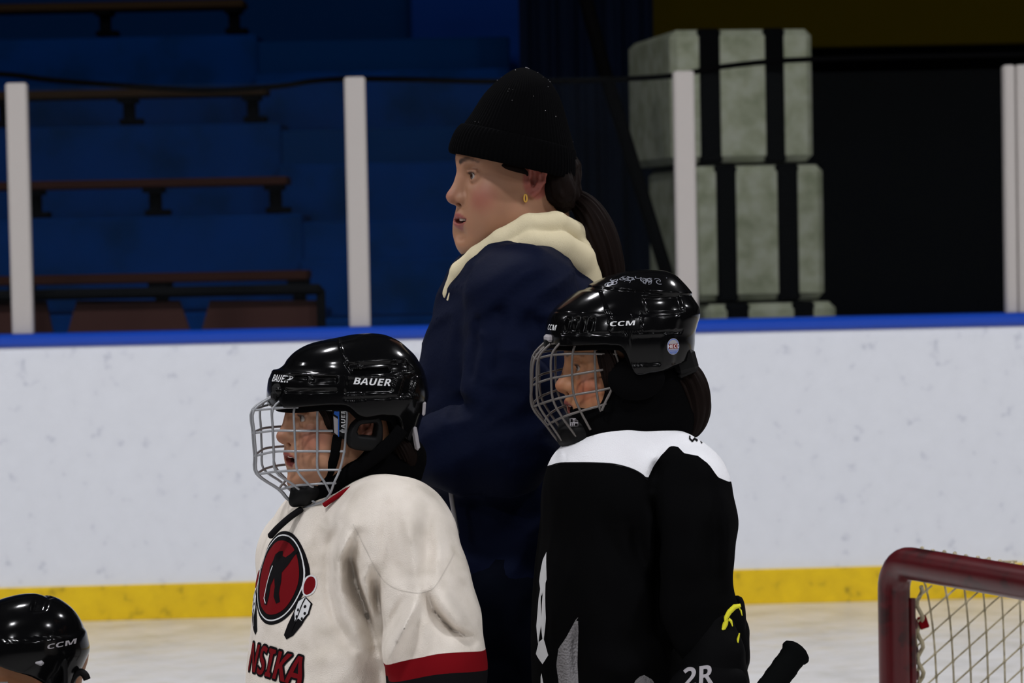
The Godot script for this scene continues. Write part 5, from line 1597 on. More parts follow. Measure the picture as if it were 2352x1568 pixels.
	cf.ell(Vector3(-0.0482, 1.192, 0.03), Vector3(0.028, 0.016, 0.030), 0.015)
	var clo := Vector3(-0.0954, 1.1506, 0)
	var chi := Vector3(-0.0164, 1.2119, 0)
	clo.z = -0.04; chi.z = 0.1
	var cm := cf.mesh(clo, chi, 0.004)
	part("chin_cup", cm, M.matte_black, t, "black chin cup")
	part("lettering", drape(moved(text_tris("BAUER", 0.0075, 0.2, 1.0), Vector2.ZERO, deg_to_rad(18)), Vector3(-0.0674, 1.1798, 0.1), Vector3(0.8, 0, -0.5).normalized(), Vector3.UP, cm, 0.0006, 0.004), M.print_white, t, "white maker's name on the chin cup")
	part("strap", MB.new().tube(smooth_pts([Vector3(-0.0069, 1.2683, 0.076), Vector3(-0.0086, 1.2599, 0.08), Vector3(-0.0122, 1.2392, 0.077), Vector3(-0.0203, 1.218, 0.068), Vector3(-0.0339, 1.1994, 0.055)], 4), 0.0065, 8, true, 0.25, Vector3.BACK), M.foam_black, t, "black strap along the cheek")
	part("strap", MB.new().tube(smooth_pts([Vector3(0.0802, 1.2749, 0.07), Vector3(0.0624, 1.2551, 0.075), Vector3(0.0356, 1.2351, 0.075), Vector3(0.0056, 1.2147, 0.07), Vector3(-0.0239, 1.1974, 0.055)], 4), 0.010, 8, true, 0.3, Vector3.BACK), M.foam_black, t, "black neck strap")

# ---------------------------------------------------------------- player in the black jersey
func player_black() -> void:
	var t := thing("person", "young player in a black jersey with white shoulders, long dark hair, seen from behind", "person", Vector3(0.1531, 0, -3.92))
	var psi := deg_to_rad(10)
	var o := Vector3(0.003, 1.3381, 0)
	var tr := Transform3D(Basis(Vector3.UP, psi), o)
	var sc := 0.84
	var w := {"skin": Color(0.36, 0.165, 0.08), "blush": Color(0.33, 0.09, 0.048), "lip": Color(0.26, 0.07, 0.058), "brow": Color(0.05, 0.026, 0.016), "nose": 0.55, "full": 1.5, "open": 0.8, "neck": Vector3(0.05, -0.17, 0)}
	var f := head_field(tr, sc, w)
	var lo := Vector3(-0.1024, 1.2288, 0)
	var hi := Vector3(0.0424, 1.3772, 0)
	lo.z = -0.1; hi.z = 0.1
	part("body", f.mesh(lo, hi, 0.0025, skin_paint(tr, sc, w, noise3(7, 0.01))), M.skin, t, "face behind the cage")
	eyes(tr, sc, t, Vector3(-1, 0.02, 0.0))
	teeth(tr, sc, t, 0.002)
	part("hair", strands([Vector3(0.0689, 1.3404, 0), Vector3(0.0821, 1.3223, 0.005), Vector3(0.089, 1.301, 0.005), Vector3(0.0911, 1.2797, 0.004), Vector3(0.0884, 1.2585, 0.003), Vector3(0.0822, 1.2483, 0.003)], [0.026, 0.030, 0.030, 0.026, 0.018, 0.004], 14), M.hair, t, "long dark hair below the helmet")
	part("temple_hair", strands([Vector3(-0.0293, 1.3755, 0.066), Vector3(-0.022, 1.3578, 0.07), Vector3(-0.0201, 1.3369, 0.07), Vector3(-0.0227, 1.3159, 0.066)], [0.010, 0.014, 0.012, 0.004], 15), M.hair, t)
	var g := Field.new()
	g.ell(Vector3(0.0225, 1.2808, 0), Vector3(0.072, 0.045, 0.066), 0.02)
	g.cap(Vector3(-0.0078, 1.2784, 0), Vector3(-0.0296, 1.2614, 0.01), 0.05, 0.045, 0.03)
	g.cap(Vector3(-0.0079, 1.3129, 0.02), Vector3(-0.0236, 1.274, 0.02), 0.050, 0.052, 0.02)
	g.cap(Vector3(0.0414, 1.3228, 0), Vector3(0.0405, 1.2744, 0), 0.05, 0.055, 0.03)
	g.cap(Vector3(0.0686, 1.3222, 0), Vector3(0.0527, 1.2802, 0), 0.02, 0.03, 0.02)
	var glo := Vector3(-0.0754, 1.2161, 0)
	var ghi := Vector3(0.1083, 1.3517, 0)
	glo.z = -0.1; ghi.z = 0.1
	part("neck_guard", g.mesh(glo, ghi, 0.006), M.foam_black, t, "black padded neck guard")
	# jersey
	var turn := Basis(Vector3.UP, deg_to_rad(6))
	var j := Field.new()
	j.ell(Vector3(-0.0204, 1.0484, -0.02), Vector3(0.104, 0.21, 0.165), 0.04, 1, turn)
	j.ell(Vector3(-0.026, 0.9076, -0.02), Vector3(0.108, 0.22, 0.165), 0.04, 1, turn)
	j.ell(Vector3(0.0025, 1.1781, 0), Vector3(0.108, 0.078, 0.13), 0.04, 1, turn)
	j.cap(Vector3(0.0215, 1.2232, 0), Vector3(0.0777, 1.1942, 0.06), 0.048, 0.056, 0.05)
	j.cap(Vector3(-0.064, 1.2055, 0.02), Vector3(-0.0227, 1.2193, 0.05), 0.028, 0.04, 0.04)
	j.chain([Vector3(0.0845, 1.1812, 0.1), Vector3(0.086, 1.1406, 0.12), Vector3(0.0821, 1.0889, 0.13), Vector3(0.0825, 1.0418, 0.13), Vector3(0.1022, 0.9943, 0.13), Vector3(0.1193, 0.9645, 0.13)], [0.058, 0.056, 0.054, 0.052, 0.046, 0.040], 0.016)
	j.chain([Vector3(-0.0038, 1.1632, -0.16), Vector3(-0.0171, 1.0448, -0.2), Vector3(-0.0514, 0.9174, -0.2)], [0.06, 0.058, 0.05], 0.03)
	var fo := Folds.new(Vector2(-0.1626, 0.7914), Vector2(0.1857, 1.2836))
	fo.line([Vector2(0.0311, 1.1867), Vector2(0.0383, 1.1531), Vector2(0.0375, 1.1045), Vector2(0.0353, 1.0498), Vector2(0.0331, 0.9951)], 0.008, -0.0210)
	fo.line([Vector2(0.0243, 1.1777), Vector2(0.0258, 1.1291), Vector2(0.0186, 1.0684), Vector2(-0.0006, 1.0079)], 0.012, 0.0120)
	fo.line([Vector2(0.0018, 1.1417), Vector2(0.0191, 1.0927), Vector2(0.0304, 1.0499)], 0.010, -0.0120)
	fo.line([Vector2(-0.0342, 1.1607), Vector2(-0.023, 1.1118), Vector2(0.0005, 1.0688)], 0.012, -0.0090)
	fo.line([Vector2(-0.0673, 1.0093), Vector2(-0.0728, 0.9728), Vector2(-0.0726, 0.924)], 0.008, -0.0150)
	fo.line([Vector2(0.0751, 1.1767), Vector2(0.0803, 1.128), Vector2(0.0731, 1.0673)], 0.012, 0.0075)
	fo.line([Vector2(0.1059, 1.2125), Vector2(0.1111, 1.1638), Vector2(0.1089, 1.1031), Vector2(0.1152, 1.0482)], 0.011, -0.0090)
	fo.line([Vector2(0.1235, 1.1757), Vector2(0.1287, 1.127), Vector2(0.1216, 1.0664)], 0.009, 0.0075)
	fo.line([Vector2(0.0457, 1.2258), Vector2(0.0394, 1.2138), Vector2(0.0331, 1.1957)], 0.008, -0.0150)
	fo.line([Vector2(0.0038, 1.2509), Vector2(0.0155, 1.2264), Vector2(0.0271, 1.2019)], 0.012, 0.0060)
	fo.line([Vector2(-0.0622, 0.9604), Vector2(-0.0139, 0.9473), Vector2(0.0348, 0.9585)], 0.02, 0.0120)
	var jn := noise3(34, 1.0, 2)
	j.disp = func(p: Vector3) -> float:
		return -fo.at(p) * smoothstep(0.0, 0.05, p.z + 0.02) + jn.get_noise_3d(p.x * 14.0, p.y * 8.0, p.z * 14.0) * 0.003
	j.reach = 0.012
	var jlo := Vector3(-0.1679, 0.8282, 0)
	var jhi := Vector3(0.1857, 1.2836, 0)
	jlo.z = -0.30; jhi.z = 0.25
	var jm := j.mesh(jlo, jhi, 0.006)
	# white yoke above a scalloped seam, grey mesh gussets low on the side
	var yoke := [Vector2(-0.1423, 1.2118), Vector2(-0.1054, 1.2122), Vector2(-0.089, 1.219), Vector2(-0.0598, 1.2219), Vector2(-0.0251, 1.2217), Vector2(0.0007, 1.2162), Vector2(0.0164, 1.2089), Vector2(0.025, 1.2005), Vector2(0.0329, 1.2144), Vector2(0.0448, 1.2306), Vector2(0.0573, 1.2424), Vector2(0.0679, 1.243), Vector2(0.0748, 1.2351), Vector2(0.0936, 1.2318), Vector2(0.1078, 1.2204), Vector2(0.1191, 1.2033), Vector2(0.1344, 1.1955), Vector2(0.172, 1.1869)]
	var s1 := jm.split(func(p): return p.y - lin(yoke, p.x))
	var gus := [Vector2(-0.0713, 1.0184), Vector2(-0.0712, 0.9934), Vector2(-0.0732, 0.9519), Vector2(-0.072, 0.8924), Vector2(-0.0956, 0.8928), Vector2(-0.1017, 0.9465), Vector2(-0.0983, 0.9702), Vector2(-0.0879, 0.9866)]
	var gus2 := [Vector2(0.0127, 0.9413), Vector2(0.0278, 0.9309), Vector2(0.0386, 0.8835), Vector2(-0.0083, 0.8844), Vector2(0.0014, 0.9314)]
	var edge := func(poly: Array, p: Vector2) -> float:
		var d := 1e9
		var inside := false
		for i in poly.size():
			var a: Vector2 = poly[i]
			var b: Vector2 = poly[(i + 1) % poly.size()]
			d = minf(d, p.distance_to(Geometry2D.get_closest_point_to_segment(p, a, b)))
			if (a.y > p.y) != (b.y > p.y) and p.x < (b.x - a.x) * (p.y - a.y) / (b.y - a.y) + a.x: inside = not inside
		return d if inside else -d
	var s2 = s1[0].split(func(p): return edge.call(gus, Vector2(p.x, p.y)) if p.z > 0.0 and p.y < gus[0].y + 0.01 else -1.0)
	var s3 = s2[0].split(func(p): return edge.call(gus2, Vector2(p.x, p.y)) if p.z > 0.0 and p.y < gus[0].y + 0.01 else -1.0)
	part("gusset", s3[1], M.mesh_grey, t)
	part("jersey", s3[0], M.jersey_black, t, "black jersey cloth")
	part("gusset", s2[1], M.mesh_grey, t, "light grey mesh side panel")
	part("yoke", s1[1], M.yoke_white, t, "white shoulder yoke")
	part("yoke_seam", drape(line_tris(smooth_pts(yoke.slice(1, 8), 4), 0.0016), Vector3.ZERO, Vector3.RIGHT, Vector3.UP, jm, 0.0006, 0.004), M.print_black, t, "dark stitched seam")
	part("collar", MB.new().tube(smooth_pts([Vector3(-0.0103, 1.2664, 0.06), Vector3(0.0076, 1.2728, 0.062), Vector3(0.0434, 1.2749, 0.06), Vector3(0.0688, 1.2651, 0.03), Vector3(0.0837, 1.2541, 0), Vector3(0.0783, 1.2563, -0.03)], 5), 0.0035, 8), M.yoke_white, t)
	var nm := PackedVector2Array()
	for q in [[Vector2(0, 0), Vector2(8, -1), Vector2(14, 3)], [Vector2(6, 0), Vector2(3, 10), Vector2(8, 15), Vector2(13, 12)], [Vector2(14, 5), Vector2(20, 6), Vector2(23, 11), Vector2(19, 15), Vector2(15, 11)], [Vector2(22, 10), Vector2(28, 14), Vector2(30, 20)]]:
		var pts := []
		for p in q: pts.append(Vector2(0.0843, 1.2563) + Vector2(p.x, -p.y) * 0.0006)
		nm.append_array(line_tris(pts, 0.0022))
	part("name_print", drape(nm, Vector3.ZERO, Vector3.RIGHT, Vector3.UP, jm, 0.0007, 0.004), M.print_black, t, "black print at the back of the collar")
	# pale chest print seen edge on
	var cfw := Vector3(-0.8, 0, 0.6)
	var ce1 := Vector3.UP.cross(cfw).normalized()
	var cq := [Vector2(-0.132, 1.0655), Vector2(-0.1293, 1.0462), Vector2(-0.1302, 1.0341), Vector2(-0.1272, 1.0039), Vector2(-0.1253, 0.9786), Vector2(-0.1291, 0.9678), Vector2(-0.1316, 0.9606), Vector2(-0.135, 0.9739), Vector2(-0.1368, 1.0041), Vector2(-0.1356, 1.0342)]
	var cx := surface_at(Vector2(-0.1203, 1.0159).x, Vector2(-0.1203, 1.0159).y, jm)
	for k in [[0.0, 0.050, 0.016, 0.030], [0.010, 0.0, 0.008, 0.045], [-0.006, -0.008, 0.010, 0.040], [0.006, -0.055, 0.020, 0.018], [-0.004, 0.02, 0.004, 0.02], [0.004, -0.10, 0.006, 0.014]]:
		part("chest_print", drape(poly_tris([Vector2(k[0] - k[2], k[1] - k[3] * 0.4), Vector2(k[0] + k[2] * 0.2, k[1] - k[3]), Vector2(k[0] + k[2], k[1] - k[3] * 0.2), Vector2(k[0] + k[2] * 0.3, k[1] + k[3]), Vector2(k[0] - k[2] * 0.4, k[1] + k[3] * 0.6)]), cx + Vector3(-0.004, 0, 0), ce1, Vector3.UP, jm, 0.0008, 0.005), M.print_white, t, "white chest print")
	# breeches and skates
	var l := Field.new()
	l.ell(Vector3(-0.01, 0.66, 0), Vector3(0.15, 0.18, 0.17), 0.05)
	for s in [1.0, -1.0]:
		l.chain([Vector3(0.0, 0.62, 0.08 * s), Vector3(-0.02, 0.38, 0.10 * s), Vector3(0.02, 0.12, 0.10 * s)], [0.105, 0.075, 0.058], 0.03)
	part("breeches", l.mesh(Vector3(-0.24, 0.1, -0.26), Vector3(0.24, 0.9, 0.26), 0.014), M.jersey_black, t, "black hockey breeches and socks")
	for s in [1.0, -1.0]: skate(t, Vector3(0.0, 0, 0.10 * s), 0.88)
	helmet_black(psi, o)
	glove_and_stick()

func helmet_black(psi: float, o: Vector3) -> void:
	var t := thing("hockey_helmet", "glossy black helmet with crown stickers and dark cage on the long-haired player", "helmet", Vector3(0.1531, 0, -3.92), "hockey helmets")
	var rows := [[Vector3(0.0321, 1.4776, 0), Vector3(0.0321, 1.4776, 0), 0.0], [Vector3(0.0079, 1.4757, 0), Vector3(0.0574, 1.4747, 0), 0.030], [Vector3(-0.0133, 1.4707, 0), Vector3(0.0712, 1.469, 0), 0.048], [Vector3(-0.0394, 1.4603, 0), Vector3(0.0824, 1.4579, 0), 0.066], [Vector3(-0.0589, 1.4505, 0), Vector3(0.0907, 1.4475, 0), 0.076], [Vector3(-0.0772, 1.4388, 0), Vector3(0.0989, 1.4352, 0), 0.085], [Vector3(-0.0913, 1.427, 0), Vector3(0.1059, 1.423, 0), 0.090], [Vector3(-0.0981, 1.4175, 0), Vector3(0.107, 1.4133, 0), 0.093], [Vector3(-0.102, 1.4043, 0), Vector3(0.1031, 1.4001, 0), 0.096], [Vector3(-0.1035, 1.391, 0), Vector3(0.0993, 1.3869, 0), 0.098], [Vector3(-0.1025, 1.3771, 0), Vector3(0.0984, 1.373, 0), 0.098], [Vector3(-0.1005, 1.3559, 0), Vector3(0.0951, 1.352, 0), 0.095], [Vector3(-0.0975, 1.3256, 0), Vector3(0.0837, 1.3219, 0), 0.088]]
	var hx := Vector3(0.0015, 1.3901, 0).x
	var rim := [Vector2(0, Vector3(-0.1025, 1.3801, 0).y), Vector2(35, Vector3(-0.1025, 1.3801, 0).y), Vector2(55, Vector3(-0.1025, 1.3813, 0).y), Vector2(70, Vector3(-0.1025, 1.3813, 0).y), Vector2(80, Vector3(-0.1026, 1.3759, 0).y), Vector2(88, Vector3(-0.1031, 1.3481, 0).y), Vector2(105, Vector3(-0.1032, 1.3426, 0).y), Vector2(125, Vector3(-0.1031, 1.3499, 0).y), Vector2(145, Vector3(-0.1029, 1.3571, 0).y), Vector2(180, Vector3(-0.1029, 1.3608, 0).y)]
	var relief := func(x: float, y: float, z: float, phi: float) -> float:
		var d := 0.0
		var fr := absf(wrapf(phi, -PI, PI))
		# lower band proud below the long edge, front plate overlapping the crown
		var ly: float = lerpf(Vector2(-0.0956, 1.4247).y, Vector2(0.0431, 1.4183).y, clampf((x - Vector2(-0.0956, 1.4247).x) / 0.14, 0.0, 1.0))
		d += 0.003 * (1.0 - smoothstep(ly - 0.001, ly + 0.001, y)) * (1.0 - smoothstep(deg_to_rad(118), deg_to_rad(126), fr))
		d += 0.0028 * (1.0 - smoothstep(Vector2(-0.0265, 1.439).x - 0.001, Vector2(-0.0265, 1.439).x + 0.001, x - (y - Vector2(-0.0265, 1.439).y) * -0.3)) * smoothstep(ly - 0.001, ly + 0.002, y) * (1.0 - smoothstep(Vector2(-0.0262, 1.4547).y - 0.004, Vector2(-0.0262, 1.4547).y, y))
		# raised crown ridge running back
		d += 0.003 * smoothstep(Vector2(0.0316, 1.4511).y - 0.001, Vector2(0.0316, 1.4511).y + 0.001, y + (x - Vector2(0.0316, 1.4511).x) * 0.10)
		d -= 0.0035 * box_soft(x, y, Vector2(0.0284, 1.4379).x, Vector2(0.0796, 1.4368).x, Vector2(0.0432, 1.4243).y, Vector2(0.0436, 1.446).y, 0.002, -0.3)
		# slanted vents of the band
		for k in 4:
			d -= 0.0055 * box_soft(x, y, Vector2(-0.079, 1.4086).x + k * 0.0105, Vector2(-0.079, 1.4086).x + k * 0.0105 + 0.006, Vector2(-0.078, 1.3989).y, Vector2(-0.0776, 1.4177).y, 0.0008, 0.3)
		d -= 0.0018 * box_soft(x, y, Vector2(-0.0199, 1.4074).x, Vector2(-0.0187, 1.4074).x, Vector2(-0.078, 1.3977).y, Vector2(-0.0775, 1.4243).y, 0.0005)
		d -= 0.0018 * box_soft(x, y, Vector2(0.0218, 1.4066).x, Vector2(0.023, 1.4066).x, Vector2(-0.078, 1.3977).y, Vector2(-0.0775, 1.4243).y, 0.0005)
		d -= 0.0018 * box_soft(x, y, Vector2(-0.0841, 1.3966).x, Vector2(0.0789, 1.3934).x, Vector2(-0.078, 1.3953).y, Vector2(-0.078, 1.3977).y, 0.0005)
		# ear pad panel
		d -= 0.003 * box_soft(x, y, Vector2(0.0048, 1.3719).x, Vector2(0.0495, 1.371).x, Vector2(-0.0789, 1.353).y, Vector2(-0.0781, 1.3929).y, 0.0015, 0.1)
		return d
	var sh := helmet_shell(rows, hx, psi, rim, 2.3, relief)
	part("shell", sh, M.shell, t, "glossy black shell")
	var lr := []
	for r in rim: lr.append(Vector2(r.x, r.y - 0.006))
	part("liner", helmet_shell(rows, hx, psi, lr, 2.3, func(_x, _y, _z, _p): return 0.0, 0.0, 0.008, 90, 40), M.foam_black, t, "black foam liner")
	var fwd := Vector3(-cos(psi), 0, sin(psi))
	var left := Vector3(sin(psi), 0, cos(psi))
	# ear pad
	for s in [1.0, -1.0]:
		part("side_flap", MB.new().ball(Vector3(hx, Vector2(0.0265, 1.334).y, 0) + left * 0.078 * s + fwd * 0.0, Vector3(0.040, 0.030, 0.010), Basis(Vector3.UP, psi)), M.foam_black, t, "black side flap")
	# adjusting strap at the back
	part("rear_strap", MB.new().box(Vector3(0.0842, 1.3544, 0.02), Vector3(0.032, 0.032, 0.06), 0.006, Basis(Vector3.BACK, 0.25)).box(Vector3(0.0876, 1.3399, 0.02), Vector3(0.03, 0.008, 0.05), 0.003, Basis(Vector3.BACK, 0.4)), M.matte_black, t, "black adjusting strap at the back")
	# prints: maker's name, approval disc, crown stickers
	part("lettering", drape(moved(text_tris("CCM", 0.0062, 0.25, 1.9), Vector2.ZERO, deg_to_rad(1.5)), Vector3(-0.0033, 1.4101, 0.1), Vector3.RIGHT, Vector3.UP, sh, 0.0005, 0.004), M.print_white, t, "white maker's name on the side")
	part("lettering", drape(text_tris("CCM", 0.0075, 0.25, 1.5), Vector3(-0.1014, 1.4045, 0.04), Vector3.UP.cross(fwd).normalized(), Vector3.UP, sh, 0.0005, 0.004), M.print_white, t, "white maker's name on the front")
	part("clip", MB.new().box(Vector3(-0.1003, 1.3897, 0.03), Vector3(0.014, 0.010, 0.030), 0.003, Basis(Vector3.UP, psi)), M.print_grey, t, "grey cage clip")
	part("clip", MB.new().box(Vector3(-0.1005, 1.3826, 0.03), Vector3(0.016, 0.014, 0.02), 0.003, Basis(Vector3.UP, psi)), M.matte_black, t)
	part("approval_sticker", drape(ring_tris(Vector2.ZERO, Vector2.ZERO, Vector2(0.0088, 0.0112), 32), Vector3(0.0655, 1.3769, 0.1), Vector3.RIGHT, Vector3.UP, sh, 0.0004, 0.004), M.print_grey, t, "round pale approval sticker")
	part("approval_sticker", drape(ring_tris(Vector2.ZERO, Vector2(0.0074, 0.0096), Vector2(0.0080, 0.0103), 32), Vector3(0.0655, 1.3769, 0.1), Vector3.RIGHT, Vector3.UP, sh, 0.0007, 0.004), M.print_blue, t)
	part("approval_sticker", drape(poly_tris([Vector2(-0.0066, -0.0028), Vector2(0.0066, -0.0028), Vector2(0.0066, 0.0036), Vector2(-0.0066, 0.0036)]), Vector3(0.0655, 1.3769, 0.1), Vector3.RIGHT, Vector3.UP, sh, 0.0007, 0.004), M.print_red, t, "red band of the sticker")
	part("lettering", drape(text_tris("HECC", 0.0034, 0.0, 1.0), Vector3(0.0655, 1.3772, 0.1), Vector3.RIGHT, Vector3.UP, sh, 0.0010, 0.004), M.print_white, t)
	for k in 3:
		part("approval_sticker", drape(poly_tris([Vector2(-0.005, -0.0052 - k * 0.0016), Vector2(0.005, -0.0052 - k * 0.0016), Vector2(0.005, -0.0046 - k * 0.0016), Vector2(-0.005, -0.0046 - k * 0.0016)]), Vector3(0.0655, 1.3769, 0.1), Vector3.RIGHT, Vector3.UP, sh, 0.0007, 0.004), M.print_blue, t)
	# silvery curled stickers on the crown
	var rng := RandomNumberGenerator.new()
	rng.seed = 5
	for grp in [[Vector2(-0.0038, 1.4667), 0.019, 13], [Vector2(0.0343, 1.4671), 0.026, 12]]:
		var st := PackedVector2Array()
		for k in grp[2]:
			var a := rng.randf() * TAU
			var r0 := Vector2(cos(a) * grp[1], sin(a) * 0.010) * sqrt(rng.randf())
			var pts := []
			var turn := rng.randf_range(-1.0, 1.0)
			for q in 7:
				pts.append(r0 + Vector2(cos(a + q * turn), sin(a + q * turn)) * 0.0042)
			st.append_array(line_tris(pts, rng.randf_range(0.0007, 0.0016)))
		var up := Vector3(0, 0.62, 0.78)
		var oo := Vector3(grp[0].x, grp[0].y, 0.05)
		part("crown_sticker", drape(st, oo, Vector3.RIGHT, up.cross(Vector3.RIGHT).normalized() * 1.0, sh, 0.0006, 0.004), M.sticker, t, "silvery curled sticker on the crown")
	# cage
	var cg := thing_part("cage", t)
	cage(cg, [
		[0.0015, [Vector3(-0.1016, 1.3832, 0.03), Vector3(-0.1225, 1.3602, 0.03), Vector3(-0.1268, 1.3249, 0.03), Vector3(-0.1267, 1.2954, 0.03), Vector3(-0.1081, 1.2692, 0.03)], [Vector3(-0.0899, 1.2448, 0.03), Vector3(-0.0815, 1.2464, 0.03)]],
		[0.022, [Vector3(-0.1007, 1.382, 0.045), Vector3(-0.1172, 1.3632, 0.045), Vector3(-0.1202, 1.3292, 0.045), Vector3(-0.1184, 1.2998, 0.045), Vector3(-0.1034, 1.2738, 0.045)], [Vector3(-0.0871, 1.2489, 0.045)]],
		[0.045, [Vector3(-0.0872, 1.3842, 0.06), Vector3(-0.0994, 1.3677, 0.06), Vector3(-0.1006, 1.3362, 0.06), Vector3(-0.0988, 1.307, 0.06), Vector3(-0.0868, 1.2829, 0.06)], [Vector3(-0.0682, 1.2557, 0.06)]],
		[0.060, [Vector3(-0.066, 1.3848, 0.07), Vector3(-0.071, 1.3694, 0.07), Vector3(-0.0722, 1.3409, 0.07), Vector3(-0.0703, 1.3136, 0.07), Vector3(-0.0619, 1.2914, 0.07)], [Vector3(-0.0486, 1.2652, 0.065)]],
		[0.070, [Vector3(-0.0395, 1.3844, 0.075), Vector3(-0.041, 1.3691, 0.075), Vector3(-0.0408, 1.3459, 0.075), Vector3(-0.0395, 1.3186, 0.075), Vector3(-0.0364, 1.2983, 0.075)], [Vector3(-0.0341, 1.2906, 0.075)]],
		[0.074, [Vector3(-0.0143, 1.3812, 0.08), Vector3(-0.0127, 1.3681, 0.08), Vector3(-0.0089, 1.3503, 0.08), Vector3(-0.0177, 1.3232, 0.08), Vector3(-0.0288, 1.3015, 0.08)], [Vector3(-0.033, 1.2919, 0.078)]]],
		o, psi, M.wire_dark)
	# chin cup with pale label
	var cf := Field.new()
	cf.ell(Vector3(-0.0606, 1.2609, 0.02), Vector3(0.032, 0.026, 0.042), 0.015)
	cf.cap(Vector3(-0.0784, 1.2548, 0.03), Vector3(-0.0813, 1.2493, 0.02), 0.012, 0.012, 0.01)
	var clo := Vector3(-0.0994, 1.2287, 0)
	var chi := Vector3(-0.0196, 1.2938, 0)
	clo.z = -0.05; chi.z = 0.1
	var cm := cf.mesh(clo, chi, 0.004)
	part("chin_cup", cm, M.matte_black, t, "black chin cup")
	var lp := [Vector2(-0.0055, -0.0055), Vector2(0.0055, -0.0048), Vector2(0.0055, 0.0055), Vector2(-0.0055, 0.0045)]
	part("label", drape(poly_tris(lp), Vector3(-0.0703, 1.2742, 0.06), Vector3.RIGHT, Vector3.UP, cm, 0.0005, 0.004), M.print_grey, t, "small pale label on the chin cup")
	var marks := PackedVector2Array()
	for q in [[-0.003, 0.002, 0.003, 0.004], [0.003, 0.003, 0.004, 0.001], [0.003, 0.001, 0.004, 0.001], [-0.0035, -0.003, 0.001, 0.004], [-0.001, -0.003, 0.001, 0.004], [0.003, -0.003, 0.004, 0.003]]:
		marks.append_array(poly_tris([Vector2(q[0] - q[2] / 2, q[1] - q[3] / 2), Vector2(q[0] + q[2] / 2, q[1] - q[3] / 2), Vector2(q[0] + q[2] / 2, q[1] + q[3] / 2), Vector2(q[0] - q[2] / 2, q[1] + q[3] / 2)]))
	part("label", drape(marks, Vector3(-0.0703, 1.2742, 0.06), Vector3.RIGHT, Vector3.UP, cm, 0.0009, 0.004), M.print_black, t)
	part("strap", MB.new().tube(smooth_pts([Vector3(0.0056, 1.3453, 0.07), Vector3(-0.0038, 1.3219, 0.072), Vector3(-0.0172, 1.2982, 0.07), Vector3(-0.0368, 1.2801, 0.06), Vector3(-0.0547, 1.2648, 0.05)], 4), 0.0095, 8, true, 0.3, Vector3.BACK), M.foam_black, t, "black strap along the cheek")

